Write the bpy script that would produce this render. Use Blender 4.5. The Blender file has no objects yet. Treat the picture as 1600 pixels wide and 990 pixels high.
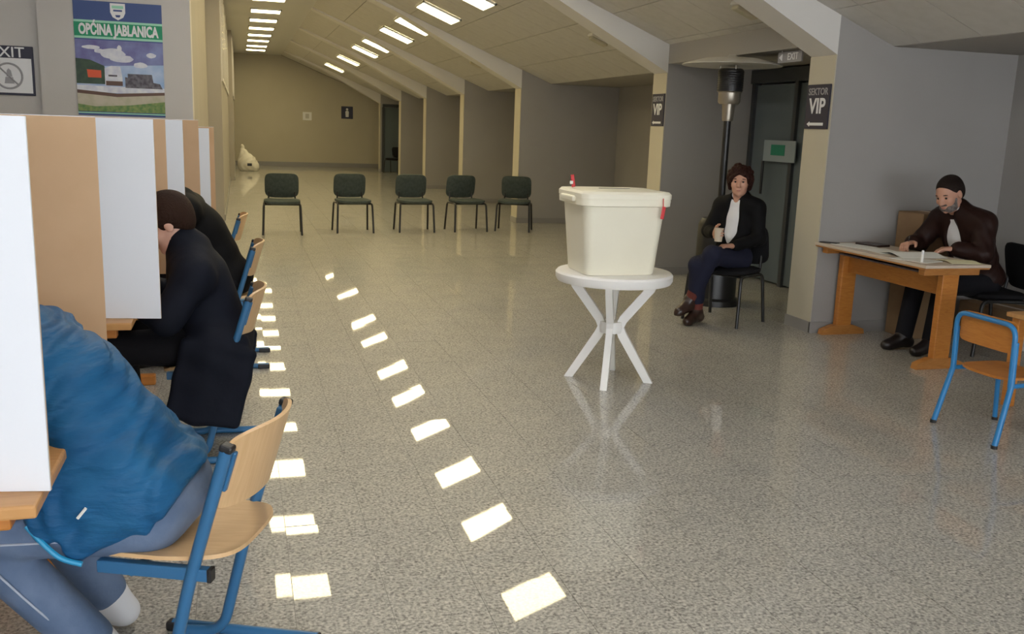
import bpy, bmesh, math, random
import numpy as np
from mathutils import Vector, Matrix, Euler

random.seed(7); np.random.seed(7)
sc = bpy.context.scene
C = sc.collection
PI = math.pi
def rad(a): return math.radians(a)

# ------------------------------------------------------------------ camera, world, sun, exposure
cam_d = bpy.data.cameras.new('camera'); cam = bpy.data.objects.new('camera', cam_d); C.objects.link(cam)
cam_d.sensor_width = 36.0; cam_d.lens = 1450.0/1600.0*36.0; cam_d.clip_start = 0.05; cam_d.clip_end = 200
RX = Vector((0.96015, -0.27733, 0.03458)); DN = Vector((-0.02274, -0.20087, -0.97935)); FW = Vector((0.27855, 0.93954, -0.19917))
m = Matrix.Identity(4)
for i in range(3):
    m[i][0] = RX[i]; m[i][1] = -DN[i]; m[i][2] = -FW[i]
m[0][3], m[1][3], m[2][3] = 0.0, 0.0, 1.55
cam.matrix_world = m
sc.camera = cam

w = bpy.data.worlds.new('sky'); sc.world = w; w.use_nodes = True
bg = w.node_tree.nodes['Background']; bg.inputs[0].default_value = (0.93, 0.965, 1.0, 1); bg.inputs[1].default_value = 8.5

sc.view_settings.view_transform = 'Standard'; sc.view_settings.look = 'None'
sc.view_settings.gamma = 1.0; sc.view_settings.use_curve_mapping = False
sc.view_settings.exposure = 0.0
PANEL_EMIT = 18.0

# ------------------------------------------------------------------ materials
M = {}
def mat(name, col, rough=0.6, metal=0.0, spec=0.5, noise=None, bump=None, emit=None, alpha_glass=False, wood=None, var=0.0):
    mm = bpy.data.materials.new(name); mm.use_nodes = True
    nt = mm.node_tree; b = nt.nodes['Principled BSDF']
    b.inputs['Base Color'].default_value = (*col, 1); b.inputs['Roughness'].default_value = rough
    b.inputs['Metallic'].default_value = metal; b.inputs['Specular IOR Level'].default_value = spec
    tc = nt.nodes.new('ShaderNodeTexCoord')
    if noise:                                    # (scale, second colour)
        n = nt.nodes.new('ShaderNodeTexNoise'); n.inputs['Scale'].default_value = noise[0]; n.inputs['Detail'].default_value = 5
        r = nt.nodes.new('ShaderNodeValToRGB'); r.color_ramp.elements[0].position = 0.35; r.color_ramp.elements[1].position = 0.65
        r.color_ramp.elements[0].color = (*col, 1); r.color_ramp.elements[1].color = (*noise[1], 1)
        nt.links.new(tc.outputs['Object'], n.inputs['Vector']); nt.links.new(n.outputs['Fac'], r.inputs['Fac'])
        nt.links.new(r.outputs['Color'], b.inputs['Base Color'])
    if wood:                                     # (second colour, scale vector)
        mp = nt.nodes.new('ShaderNodeMapping'); mp.inputs['Scale'].default_value = wood[1]
        n = nt.nodes.new('ShaderNodeTexNoise'); n.inputs['Scale'].default_value = 5; n.inputs['Detail'].default_value = 6; n.inputs['Distortion'].default_value = 1.5
        r = nt.nodes.new('ShaderNodeValToRGB'); r.color_ramp.elements[0].position = 0.3; r.color_ramp.elements[1].position = 0.7
        r.color_ramp.elements[0].color = (*col, 1); r.color_ramp.elements[1].color = (*wood[0], 1)
        nt.links.new(tc.outputs['Object'], mp.inputs['Vector']); nt.links.new(mp.outputs['Vector'], n.inputs['Vector'])
        nt.links.new(n.outputs['Fac'], r.inputs['Fac']); nt.links.new(r.outputs['Color'], b.inputs['Base Color'])
    if bump:                                     # (scale, strength, stretch vector)
        mp = nt.nodes.new('ShaderNodeMapping'); mp.inputs['Scale'].default_value = bump[2] if len(bump) > 2 else (1, 1, 1)
        n = nt.nodes.new('ShaderNodeTexNoise'); n.inputs['Scale'].default_value = bump[0]; n.inputs['Detail'].default_value = 4
        bp = nt.nodes.new('ShaderNodeBump'); bp.inputs['Strength'].default_value = bump[1]; bp.inputs['Distance'].default_value = 0.02
        nt.links.new(tc.outputs['Object'], mp.inputs['Vector']); nt.links.new(mp.outputs['Vector'], n.inputs['Vector'])
        nt.links.new(n.outputs['Fac'], bp.inputs['Height']); nt.links.new(bp.outputs['Normal'], b.inputs['Normal'])
    if emit:
        b.inputs['Emission Color'].default_value = (*emit[0], 1); b.inputs['Emission Strength'].default_value = emit[1]
    M[name] = mm
    return mm

def granite():
    mm = bpy.data.materials.new('granite'); mm.use_nodes = True
    nt = mm.node_tree; b = nt.nodes['Principled BSDF']
    tc = nt.nodes.new('ShaderNodeNewGeometry')
    def ramp(stops):
        r = nt.nodes.new('ShaderNodeValToRGB'); e = r.color_ramp.elements
        e[0].position, e[0].color = stops[0][0], (*stops[0][1], 1); e[1].position, e[1].color = stops[-1][0], (*stops[-1][1], 1)
        for p, c in stops[1:-1]:
            k = e.new(p); k.color = (*c, 1)
        return r
    v = nt.nodes.new('ShaderNodeTexVoronoi'); v.inputs['Scale'].default_value = 110
    n1 = nt.nodes.new('ShaderNodeTexNoise'); n1.inputs['Scale'].default_value = 85; n1.inputs['Detail'].default_value = 3
    n2 = nt.nodes.new('ShaderNodeTexNoise'); n2.inputs['Scale'].default_value = 3.2; n2.inputs['Detail'].default_value = 4
    for x in (v, n1, n2): nt.links.new(tc.outputs['Position'], x.inputs['Vector'])
    r1 = ramp([(0.30, (0.21, 0.20, 0.185)), (0.47, (0.44, 0.425, 0.385)), (0.64, (0.62, 0.60, 0.545))])
    nt.links.new(n1.outputs['Fac'], r1.inputs['Fac'])
    sep = nt.nodes.new('ShaderNodeSeparateColor'); nt.links.new(v.outputs['Color'], sep.inputs[0])
    r2 = ramp([(0.0, (0.55, 0.55, 0.55)), (0.2, (0.85, 0.85, 0.85)), (1.0, (1.12, 1.12, 1.12))])
    nt.links.new(sep.outputs[0], r2.inputs['Fac'])
    r3 = ramp([(0.3, (0.92, 0.92, 0.93)), (0.7, (1.05, 1.04, 1.02))])
    nt.links.new(n2.outputs['Fac'], r3.inputs['Fac'])
    m1 = nt.nodes.new('ShaderNodeMixRGB'); m1.blend_type = 'MULTIPLY'; m1.inputs[0].default_value = 1
    m2 = nt.nodes.new('ShaderNodeMixRGB'); m2.blend_type = 'MULTIPLY'; m2.inputs[0].default_value = 1
    nt.links.new(r1.outputs[0], m1.inputs[1]); nt.links.new(r2.outputs[0], m1.inputs[2])
    nt.links.new(m1.outputs[0], m2.inputs[1]); nt.links.new(r3.outputs[0], m2.inputs[2])
    nt.links.new(m2.outputs[0], b.inputs['Base Color'])
    b.inputs['Roughness'].default_value = 0.45; b.inputs['Specular IOR Level'].default_value = 0.3
    b.inputs['Coat Weight'].default_value = 0.8; b.inputs['Coat Roughness'].default_value = 0.025; b.inputs['Coat IOR'].default_value = 1.5
    M['granite'] = mm
granite()

def glassmat(name, col, rough=0.03, trans=0.6, dark=(0.02, 0.03, 0.035)):
    mm = bpy.data.materials.new(name); mm.use_nodes = True
    b = mm.node_tree.nodes['Principled BSDF']
    b.inputs['Base Color'].default_value = (*col, 1); b.inputs['Roughness'].default_value = rough
    b.inputs['Transmission Weight'].default_value = trans; b.inputs['IOR'].default_value = 1.45
    M[name] = mm
mat('plaster', (0.60, 0.575, 0.56), 0.85, bump=(60, 0.05), noise=(1.3, (0.57, 0.55, 0.53)))
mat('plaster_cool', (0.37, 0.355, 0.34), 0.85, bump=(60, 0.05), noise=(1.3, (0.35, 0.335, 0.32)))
mat('plaster_taupe', (0.43, 0.395, 0.34), 0.85, bump=(60, 0.05), noise=(1.3, (0.41, 0.375, 0.32)))
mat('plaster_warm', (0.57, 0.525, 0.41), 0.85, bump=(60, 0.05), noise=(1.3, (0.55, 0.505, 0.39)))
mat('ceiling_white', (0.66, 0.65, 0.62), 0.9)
mat('ceiling_tile', (0.64, 0.62, 0.58), 0.9, bump=(220, 0.10), noise=(9, (0.60, 0.58, 0.54)))
mat('beam_white', (0.72, 0.70, 0.67), 0.8)
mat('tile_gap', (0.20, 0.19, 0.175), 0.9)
mat('grout', (0.24, 0.23, 0.205), 0.7)
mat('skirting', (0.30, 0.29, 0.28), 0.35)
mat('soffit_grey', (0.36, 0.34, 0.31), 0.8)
mat('panel_light', (1, 1, 1), 0.5, emit=((1.0, 0.84, 0.48), PANEL_EMIT))
mat('panel_light_added', (1, 1, 1), 0.5, emit=((1.0, 0.95, 0.86), PANEL_EMIT))  # whiter glow, only for the added unseen panels
mat('panel_frame', (0.75, 0.74, 0.70), 0.5)
mat('blue_frame', (0.035, 0.15, 0.32), 0.3, 0.0)
mat('blue_frame_light', (0.03, 0.22, 0.52), 0.3, 0.0)
mat('plywood', (0.74, 0.50, 0.27), 0.4, wood=((0.66, 0.42, 0.21), (1, 14, 1)))
mat('orange_wood', (0.58, 0.235, 0.045), 0.4, wood=((0.48, 0.17, 0.03), (2, 2, 12)))
mat('table_wood', (0.52, 0.23, 0.06), 0.45, wood=((0.40, 0.16, 0.035), (2, 1, 10)))
mat('laminate', (0.62, 0.52, 0.42), 0.35)
mat('desk_wood', (0.60, 0.32, 0.12), 0.4, wood=((0.50, 0.25, 0.08), (1, 12, 1)))
mat('black_plastic', (0.012, 0.012, 0.014), 0.4)
mat('black_metal', (0.015, 0.015, 0.016), 0.35, 0.0)
mat('green_fabric', (0.035, 0.05, 0.045), 0.8, bump=(300, 0.15), noise=(25, (0.055, 0.07, 0.065)))
mat('black_fabric', (0.012, 0.012, 0.014), 0.85, spec=0.15, bump=(300, 0.15))
mat('board_white', (0.80, 0.83, 0.90), 0.6)
mat('board_brown', (0.60, 0.41, 0.25), 0.75, noise=(6, (0.57, 0.385, 0.23)))
mat('cardboard', (0.30, 0.19, 0.10), 0.85, noise=(5, (0.26, 0.16, 0.085)))
mat('white_plastic', (0.90, 0.89, 0.87), 0.4)
mat('ballot_plastic', (0.90, 0.865, 0.72), 0.4, noise=(3, (0.88, 0.84, 0.69)))
mat('seal_red', (0.62, 0.03, 0.035), 0.4)
mat('steel', (0.62, 0.60, 0.55), 0.45, 0.35)
mat('burner_steel', (0.40, 0.36, 0.30), 0.35, 0.8)
mat('paper', (0.80, 0.80, 0.76), 0.7)
mat('paper_yellow', (0.80, 0.76, 0.52), 0.7)
mat('sign_navy', (0.022, 0.022, 0.05), 0.4)
mat('sign_white', (0.82, 0.83, 0.86), 0.5)
mat('sign_grey', (0.35, 0.35, 0.38), 0.5)
mat('poster_blue', (0.045, 0.085, 0.26), 0.45)
mat('poster_green', (0.0, 0.28, 0.13), 0.45)
mat('poster_mint', (0.35, 0.72, 0.55), 0.45)
mat('poster_sky', (0.13, 0.11, 0.32), 0.45, noise=(5, (0.22, 0.26, 0.52)))
mat('poster_skylow', (0.30, 0.45, 0.72), 0.45, noise=(6, (0.50, 0.60, 0.80)))
mat('poster_cloud', (0.78, 0.80, 0.86), 0.45, noise=(14, (0.60, 0.62, 0.75)))
mat('poster_hill', (0.02, 0.05, 0.03), 0.45, noise=(18, (0.04, 0.08, 0.04)))
mat('poster_red', (0.75, 0.10, 0.03), 0.45)
mat('poster_dark', (0.06, 0.05, 0.07), 0.45, noise=(30, (0.16, 0.15, 0.18)))
mat('poster_sand', (0.55, 0.50, 0.40), 0.45, noise=(12, (0.45, 0.43, 0.30)))
mat('poster_brown', (0.12, 0.06, 0.04), 0.45)
mat('poster_grass', (0.10, 0.22, 0.06), 0.45, noise=(30, (0.25, 0.32, 0.10)))
mat('skin', (0.56, 0.30, 0.21), 0.5, bump=(120, 0.04))
mat('skin_light', (0.64, 0.38, 0.29), 0.5, bump=(120, 0.04))
mat('hair_dark', (0.018, 0.011, 0.009), 0.6, spec=0.15, bump=(70, 0.5, (1, 6, 1)))
mat('hair_red', (0.026, 0.008, 0.006), 0.6, spec=0.15, bump=(60, 0.7))
mat('hair_brown', (0.030, 0.014, 0.009), 0.6, spec=0.15, bump=(70, 0.5, (1, 6, 1)))
mat('beard_grey', (0.07, 0.055, 0.05), 0.7, bump=(150, 0.4), noise=(40, (0.26, 0.23, 0.22)))
mat('eye_dark', (0.012, 0.009, 0.008), 0.2)
mat('lips', (0.42, 0.15, 0.13), 0.5)
mat('jacket_blue', (0.012, 0.085, 0.215), 0.5, spec=0.15, bump=(9, 0.75, (1.0, 0.5, 3.0)), noise=(7, (0.020, 0.12, 0.27)))
mat('trim_cyan', (0.02, 0.32, 0.60), 0.4)
mat('denim', (0.085, 0.135, 0.235), 0.8, bump=(14, 0.4), noise=(7, (0.15, 0.21, 0.33)))
mat('stitch', (0.45, 0.50, 0.60), 0.7)
mat('coat_navy', (0.006, 0.008, 0.015), 0.75, spec=0.15, bump=(8, 0.3), noise=(5, (0.009, 0.011, 0.020)))
mat('coat_black', (0.005, 0.005, 0.006), 0.75, spec=0.15, bump=(8, 0.3))
mat('jacket_brown', (0.022, 0.009, 0.007), 0.45, spec=0.15, bump=(9, 0.35))
mat('trouser_dark', (0.010, 0.010, 0.013), 0.8, spec=0.15, bump=(10, 0.3))
mat('trouser_navy', (0.018, 0.020, 0.040), 0.8, spec=0.15, bump=(10, 0.3))
mat('shirt_white', (0.74, 0.74, 0.76), 0.7, bump=(12, 0.3))
mat('shoe_black', (0.014, 0.010, 0.010), 0.3)
mat('shoe_brown', (0.030, 0.014, 0.010), 0.3)
mat('shoe_white', (0.72, 0.73, 0.76), 0.5)
mat('sock_red', (0.13, 0.025, 0.018), 0.7)
mat('cup_paper', (0.66, 0.56, 0.44), 0.6)
mat('cloth_white', (0.80, 0.77, 0.68), 0.7, bump=(6, 0.5))
mat('door_frame', (0.05, 0.055, 0.06), 0.4)
mat('green_label', (0.02, 0.22, 0.14), 0.5)
mat('frost', (0.30, 0.36, 0.40), 0.5)
mat('window_frame', (0.70, 0.70, 0.68), 0.5)
glassmat('dark_glass', (0.22, 0.27, 0.30), 0.05, 0.4)
glassmat('left_glass', (0.46, 0.42, 0.30), 0.08, 0.0)

# ------------------------------------------------------------------ mesh helpers
class MB:
    def __init__(s): s.v = []; s.f = []
    def add(s, vs, fs):
        o = len(s.v); s.v += [tuple(x) for x in vs]; s.f += [tuple(i+o for i in f) for f in fs]; return s
    def box(s, c, d, rot=None):
        hx, hy, hz = d[0]/2, d[1]/2, d[2]/2
        vs = [Vector((x*hx, y*hy, z*hz)) for x in (-1, 1) for y in (-1, 1) for z in (-1, 1)]
        if rot is not None: vs = [rot @ v for v in vs]
        c = Vector(c)
        return s.add([v+c for v in vs], [(0,1,3,2),(4,6,7,5),(0,4,5,1),(2,3,7,6),(0,2,6,4),(1,5,7,3)])
    def rbox(s, c, d, r=0.01, seg=2, rot=None):
        bm = bmesh.new(); bmesh.ops.create_cube(bm, size=1.0)
        for v in bm.verts: v.co = Vector((v.co.x*d[0], v.co.y*d[1], v.co.z*d[2]))
        bmesh.ops.bevel(bm, geom=bm.edges[:], offset=min(r, min(d)*0.49), segments=seg, affect='EDGES', profile=0.5)
        bm.verts.index_update(); c = Vector(c)
        vs = [((rot @ v.co) if rot is not None else v.co.copy())+c for v in bm.verts]
        fs = [[v.index for v in f.verts] for f in bm.faces]; bm.free()
        return s.add(vs, fs)
    def tube(s, pts, r, seg=10, caps=True, flat=None):
        pts = [Vector(p) for p in pts]; n = len(pts)
        rs = r if isinstance(r, (list, tuple)) else [r]*n
        tan = [((pts[min(i+1, n-1)]-pts[max(i-1, 0)]).normalized()) for i in range(n)]
        up = Vector((0, 0, 1)) if abs(tan[0].z) < 0.9 else Vector((0, 1, 0))
        a = tan[0].cross(up).normalized(); vs = []; fs = []
        for i in range(n):
            a = (a - tan[i]*a.dot(tan[i])).normalized(); b = tan[i].cross(a)
            for k in range(seg):
                t = 2*PI*k/seg
                vs.append(pts[i]+a*math.cos(t)*rs[i]+b*math.sin(t)*rs[i]*(flat or 1.0))
        for i in range(n-1):
            for k in range(seg):
                k2 = (k+1) % seg; fs.append((i*seg+k, i*seg+k2, (i+1)*seg+k2, (i+1)*seg+k))
        if caps: fs.append(tuple(range(seg))[::-1]); fs.append(tuple((n-1)*seg+k for k in range(seg)))
        return s.add(vs, fs)
    def lathe(s, prof, seg=32, c=(0, 0, 0)):
        vs = []; fs = []; n = len(prof)
        for r, z in prof:
            for k in range(seg): t = 2*PI*k/seg; vs.append((c[0]+r*math.cos(t), c[1]+r*math.sin(t), c[2]+z))
        for i in range(n-1):
            for k in range(seg): k2 = (k+1) % seg; fs.append((i*seg+k, i*seg+k2, (i+1)*seg+k2, (i+1)*seg+k))
        fs.append(tuple(range(seg))[::-1]); fs.append(tuple((n-1)*seg+k for k in range(seg)))
        return s.add(vs, fs)
    def prism(s, poly, axis, a, b):
        """poly of 2-D points extruded along axis ('x','y','z') from a to b"""
        def P(p, t):
            return {'x': (t, p[0], p[1]), 'y': (p[0], t, p[1]), 'z': (p[0], p[1], t)}[axis]
        n = len(poly); vs = [P(p, a) for p in poly]+[P(p, b) for p in poly]
        fs = [tuple(range(n)), tuple(range(2*n-1, n-1, -1))]+[(i, i+n, (i+1) % n+n, (i+1) % n) for i in range(n)]
        return s.add(vs, fs)
    def mesh(s, name, material, smooth=False):
        me = bpy.data.meshes.new(name); me.from_pydata(s.v, [], s.f); me.materials.append(M[material])
        bm = bmesh.new(); bm.from_mesh(me); bmesh.ops.recalc_face_normals(bm, faces=bm.faces); bm.to_mesh(me); bm.free()
        if smooth:
            me.polygons.foreach_set('use_smooth', [True]*len(me.polygons))
            try: me.set_sharp_from_angle(angle=rad(40))
            except Exception: pass
        me.update(); return me
    def build(s, name, material, parent=None, smooth=False):
        return link(name, s.mesh(name, material, smooth), parent)
def link(name, me, parent=None, loc=None, rot=None):
    o = bpy.data.objects.new(name, me); C.objects.link(o)
    if parent: o.parent = parent
    if loc: o.location = loc
    if rot: o.rotation_euler = rot
    return o
def fillet(pts, r, n=5):
    pts = [Vector(p) for p in pts]; out = [pts[0]]
    for i in range(1, len(pts)-1):
        a, b, c = pts[i-1], pts[i], pts[i+1]
        u = (a-b); v = (c-b); d = min(r, u.length*0.45, v.length*0.45)
        p, q = b+u.normalized()*d, b+v.normalized()*d
        for k in range(n+1):
            t = k/n; out.append(p*(1-t)**2+b*2*t*(1-t)+q*t*t)
    return out+[pts[-1]]
def tag(o, label, cat, group=None, kind=None):
    o['label'] = label
    if cat: o['category'] = cat
    if group: o['group'] = group
    if kind: o['kind'] = kind
    return o
def thing(name, label, cat, loc=(0, 0, 0), rz=0.0, group=None):
    o = bpy.data.objects.new(name, None); C.objects.link(o); o.empty_display_size = 0.1
    o.location = loc; o.rotation_euler = (0, 0, rad(rz)); return tag(o, label, cat, group)
def struct(o, label=None):
    o['kind'] = 'structure'
    if label: o['label'] = label
    return o
def copy_tree(o, parent=None, loc=None, rz=None):
    c = o.copy(); C.objects.link(c); c.parent = parent
    if loc is not None: c.location = loc
    if rz is not None: c.rotation_euler = (0, 0, rad(rz))
    for ch in list(o.children): copy_tree(ch, c)
    return c
def text(name, body, size, material, parent, loc, xs=1.0, align='CENTER', bold=0.0, depth=0.001):
    cu = bpy.data.curves.new(name, 'FONT'); cu.body = body; cu.size = size; cu.align_x = align; cu.align_y = 'CENTER'
    cu.extrude = depth; cu.offset = bold; cu.resolution_u = 3
    t = bpy.data.objects.new(name, cu); C.objects.link(t)
    me = bpy.data.meshes.new_from_object(t.evaluated_get(bpy.context.evaluated_depsgraph_get()))
    bpy.data.objects.remove(t); me.materials.clear(); me.materials.append(M[material])
    o = link(name, me, parent, loc, (PI/2, 0, 0)); o.scale = (xs, 1, 1); return o

# ------------------------------------------------------------------ the setting
FLAT_Z = 3.69; X_KNEE = 1.42; SL = -0.40; X_SOF = 4.95; Z_SOF = FLAT_Z+SL*(X_SOF-X_KNEE); X_OUT = 6.15
Y0, Y1 = -4.0, 33.4
X_LN, X_LF, Y_POST = -3.2, -0.43, 10.0
def zs(x): return FLAT_Z+SL*(x-X_KNEE)

# floor slab with granite tiles laid on it
floor = struct(MB().box(((X_LN+X_OUT)/2, (Y0+Y1)/2, -0.056), (X_OUT-X_LN+0.4, Y1-Y0+0.4, 0.108)).build('floor', 'grout'), 'speckled grey polished granite tile floor')
TX, TY, G = 0.305, 0.61, 0.002
tile_mesh = MB().box((0, 0, -0.003), (TX-G, TY-G, 0.006)).mesh('floor_tile', 'granite')
cells = []
ix0, ix1 = int((X_LN-0.14)/TX)-1, int((X_OUT-0.14)/TX)+1
iy0, iy1 = int((Y0-4.085)/TY)-1, int((Y1-4.085)/TY)+1
def px(p):
    d = Vector(p)-Vector((0, 0, 1.55)); z = d.dot(FW)
    return (800+1450*d.dot(RX)/z, 495+1450*d.dot(DN)/z, z) if z > 0.2 else None
for i in range(ix0, ix1+1):
    for j in range(iy0, iy1+1):
        x, y = 0.14+(i+0.5)*TX, 4.085+(j+0.5)*TY
        if x < X_LN-0.1 or x > X_OUT+0.1 or y < Y0 or y > Y1: continue
        if y > Y_POST and x < X_LF-0.3: continue
        q = px((x, y, 0)); inview = q and -60 < q[0] < 1660 and 0 < q[1] < 1050
        cells.append(((0 if inview else 100)+math.hypot(x, y), x, y))
cells.sort()
far = MB()
for k, (d, x, y) in enumerate(cells):
    rx, ry = random.gauss(0, 0.0013), random.gauss(0, 0.0022)        # tiles never lie perfectly flat
    if k < 290: link('floor_tile', tile_mesh, floor, (x, y, 0), (rx, ry, 0))
    else: far.box((x, y, -0.003), (TX-G, TY-G, 0.006), Euler((rx, ry, 0)).to_matrix())
o = far.build('floor_tile_field', 'granite', floor); o['kind'] = 'stuff'

# walls
def wall(name, boxes, material, label=None):
    mb = MB()
    for b in boxes: mb.box(((b[0]+b[1])/2, (b[2]+b[3])/2, (b[4]+b[5])/2), (b[1]-b[0], b[3]-b[2], b[5]-b[4]))
    return struct(mb.build(name, material), label)
wall('wall_left', [(X_LF-0.2, X_LF, Y_POST+0.3, 15.0, 0, FLAT_Z), (X_LF-0.2, -0.23, 15.0, 25.0, 0, FLAT_Z), (X_LF-0.2, -0.12, 25.0, Y1, 0, FLAT_Z)], 'plaster_taupe', 'left corridor wall stepping towards the end')
wall('wall_booths', [(X_LN-0.2, X_LN, Y0, Y_POST+0.3, 0, FLAT_Z)], 'plaster')
wall('wall_poster', [(X_LN, -1.795, Y_POST+0.06, Y_POST+0.3, 0, FLAT_Z)], 'plaster', 'grey wall carrying the exit sign')
wall('wall_pillar', [(-1.795, X_LF, Y_POST, Y_POST+0.3, 0, FLAT_Z)], 'plaster', 'grey wall pillar carrying the poster')
wall('wall_end', [(X_LF-0.2, X_OUT+0.2, Y1, Y1+0.2, 0, FLAT_Z)], 'plaster_warm', 'end wall of the corridor')
YB2A, YB2B = 6.76, 9.42
wall('wall_right', [(X_OUT, X_OUT+0.2, Y0, YB2A, 0, 2.6), (X_OUT, X_OUT+0.2, YB2B, Y1, 0, 2.6)], 'plaster_cool', 'outer wall behind the bays')
# back wall with a long window band behind the camera
wb = []
for x0, x1, z0, z1 in [(X_LN, X_OUT, 0, 0.5), (X_LN, X_OUT, 2.15, FLAT_Z), (X_LN, -2.9, 0.5, 2.15), (5.9, X_OUT, 0.5, 2.15)]:
    wb.append((x0, x1, Y0-0.2, Y0, z0, z1))
wall('wall_back', wb, 'plaster', 'wall with the window band')
fr = MB(); xs_ = [-2.9+i*(8.8/5) for i in range(6)]
for x in xs_: fr.box((x, Y0-0.1, 1.325), (0.07, 0.08, 1.65))
for z in (0.53, 2.12): fr.box((1.5, Y0-0.1, z), (8.8, 0.08, 0.06))
struct(fr.build('window_1', 'window_frame'), 'white framed window band')

# columns: stub walls jutting from the outer wall to the corridor, with sloping beams above
STUB = [6.42, 9.42, 14.89, 18.95, 23.0, 26.75, 30.8]; TH = 0.34
for k, y in enumerate(STUB):
    poly = [(4.44, 0), (X_OUT, 0), (X_OUT, Z_SOF), (X_SOF, Z_SOF), (4.44, zs(4.44))]
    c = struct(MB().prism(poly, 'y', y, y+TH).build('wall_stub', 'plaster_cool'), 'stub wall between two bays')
    MB().prism([(y, 0.0), (y+TH, 0.0), (y+TH, 2.19), (y, 2.19)], 'x', 4.432, 4.442).build('end_face_lit', 'plaster_warm', c)  # thin lighter sheet: warm corridor lamplight painted onto the stub's end
    b = MB().prism([(X_KNEE, FLAT_Z), (4.44, zs(4.44)), (4.44, 2.19), (2.5, zs(2.5)-0.06), (X_KNEE, FLAT_Z-0.03)], 'y', y, y+TH)
    struct(b.build('trim_beam', 'beam_white'), 'sloping white ceiling beam')
    for nm, bx in (('baseboard_stub', (4.425, 4.44, y-0.012, y+TH+0.012)), ('baseboard_stub', (4.425, X_OUT, y-0.015, y))):
        wall(nm, [(*bx, 0, 0.09)], 'skirting')

# ceiling: flat strip, sloping tiled part, low soffit over the bays
struct(MB().box(((X_LN+X_KNEE)/2, (Y0+Y_POST+0.3)/2, FLAT_Z+0.05), (X_KNEE-X_LN+0.2, Y_POST+0.3-Y0, 0.1)).build('ceiling', 'ceiling_white'), 'flat white ceiling over the booths')
far_c = struct(MB().box(((X_LF+X_KNEE)/2, (Y_POST+0.3+Y1)/2, FLAT_Z+0.05), (X_KNEE-X_LF+0.2, Y1-Y_POST-0.3, 0.1)).build('ceiling', 'ceiling_white'), 'flat white ceiling strip along the corridor')
sl = struct(MB().prism([(X_KNEE, FLAT_Z+0.012), (X_SOF, Z_SOF+0.012), (X_SOF, Z_SOF+0.2), (X_KNEE, FLAT_Z+0.2)], 'y', Y0, Y1).build('ceiling', 'tile_gap'), 'sloping ceiling of square tiles')
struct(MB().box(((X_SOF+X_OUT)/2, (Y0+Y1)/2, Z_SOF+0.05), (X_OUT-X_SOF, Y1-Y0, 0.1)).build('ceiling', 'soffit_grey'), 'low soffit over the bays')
# sloping tiles
ang = math.atan(-SL); slope_len = math.hypot(X_SOF-X_KNEE, Z_SOF-FLAT_Z); NT = 6; tl = slope_len/NT
tm = MB().box((0, 0, 0), (tl-0.008, 0.594, 0.012)).mesh('ceiling_tile', 'ceiling_tile')
rest = MB(); roty = Matrix.Rotation(ang, 3, 'Y')
for j in range(int((Y1-Y0)/0.6)):
    y = -3.8+j*0.6-0.0
    for i in range(NT):
        t = (i+0.5)*tl; x = X_KNEE+t*math.cos(ang); z = FLAT_Z-t*math.sin(ang)+0.008
        if 0 < y < 18.5: link('ceiling_tile', tm, sl, (x, y, z), (0, ang, 0))
        else: rest.box((x, y, z), (tl-0.008, 0.594, 0.012), roty)
o = rest.build('ceiling_tile_field', 'ceiling_tile', sl); o['kind'] = 'stuff'

# baseboards
wall('baseboard_end', [(X_LF, X_OUT, Y1-0.02, Y1, 0, 0.14)], 'skirting')
wall('baseboard_right', [(X_OUT-0.015, X_OUT, Y0, YB2A, 0, 0.09), (X_OUT-0.015, X_OUT, YB2B, Y1, 0, 0.09)], 'skirting')
wall('baseboard_left', [(X_LF, X_LF+0.012, Y_POST+0.3, 14.99, 0, 0.09), (-0.23, -0.218, 14.99, 24.99, 0, 0.09), (-0.12, -0.108, 24.99, Y1, 0, 0.09)], 'skirting')
# glossy high windows along the left corridor wall
for n, (x, y) in enumerate(((-0.23, 15.3), (-0.23, 18.6), (-0.23, 21.8), (-0.12, 25.4), (-0.12, 29.0))):
    w_ = struct(MB().box((x+0.008, y+1.5, 2.85), (0.016, 2.8, 1.4)).build('window_%d' % (n+3), 'left_glass'), 'glossy high window pane in left corridor wall')
    f_ = MB()
    for yy in (y+0.08, y+1.5, y+2.92): f_.box((x+0.012, yy, 2.85), (0.024, 0.05, 1.46))
    for z in (2.13, 3.57): f_.box((x+0.012, y+1.5, z), (0.024, 2.89, 0.05))
    f_.build('window_frame', 'beam_white', w_)

# bay with the dark glass entrance (between first and second stub)
DX = 5.45
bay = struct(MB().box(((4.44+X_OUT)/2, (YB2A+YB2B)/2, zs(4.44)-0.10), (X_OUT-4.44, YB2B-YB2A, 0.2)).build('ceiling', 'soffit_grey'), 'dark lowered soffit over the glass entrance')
d_ = struct(MB().box((DX+0.05, (YB2A+YB2B)/2, 2.19), (0.1, YB2B-YB2A, 0.14)).build('door_1', 'door_frame'), 'dark glass entrance doors')
for y in (YB2A+0.03, 7.65, 8.53, YB2B-0.05): MB().box((DX+0.05, y, 1.06), (0.08, 0.06, 2.12)).build('mullion', 'door_frame', d_)
for a, b in ((YB2A+0.06, 7.62), (7.68, 8.50), (8.56, YB2B-0.08)):
    MB().box((DX+0.05, (a+b)/2, 1.06), (0.012, b-a, 2.08)).build('pane', 'dark_glass', d_)
MB().box((DX-0.005, 8.72, 1.41), (0.012, 0.60, 0.22)).build('frosted_strip', 'frost', d_)
MB().box((DX-0.013, 8.74, 1.42), (0.006, 0.26, 0.11)).build('green_notice', 'green_label', d_)
MB().tube([(DX-0.05, 8.95, 0.95), (DX-0.05, 8.95, 1.30)], 0.015, 10).build('door_handle', 'black_metal', d_, True)
wall('wall_lobby', [(X_OUT+1.2, X_OUT+1.4, YB2A-0.4, YB2B+0.4, 0, 2.6)], 'plaster_cool', 'dim lobby wall behind the glass doors')
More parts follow.
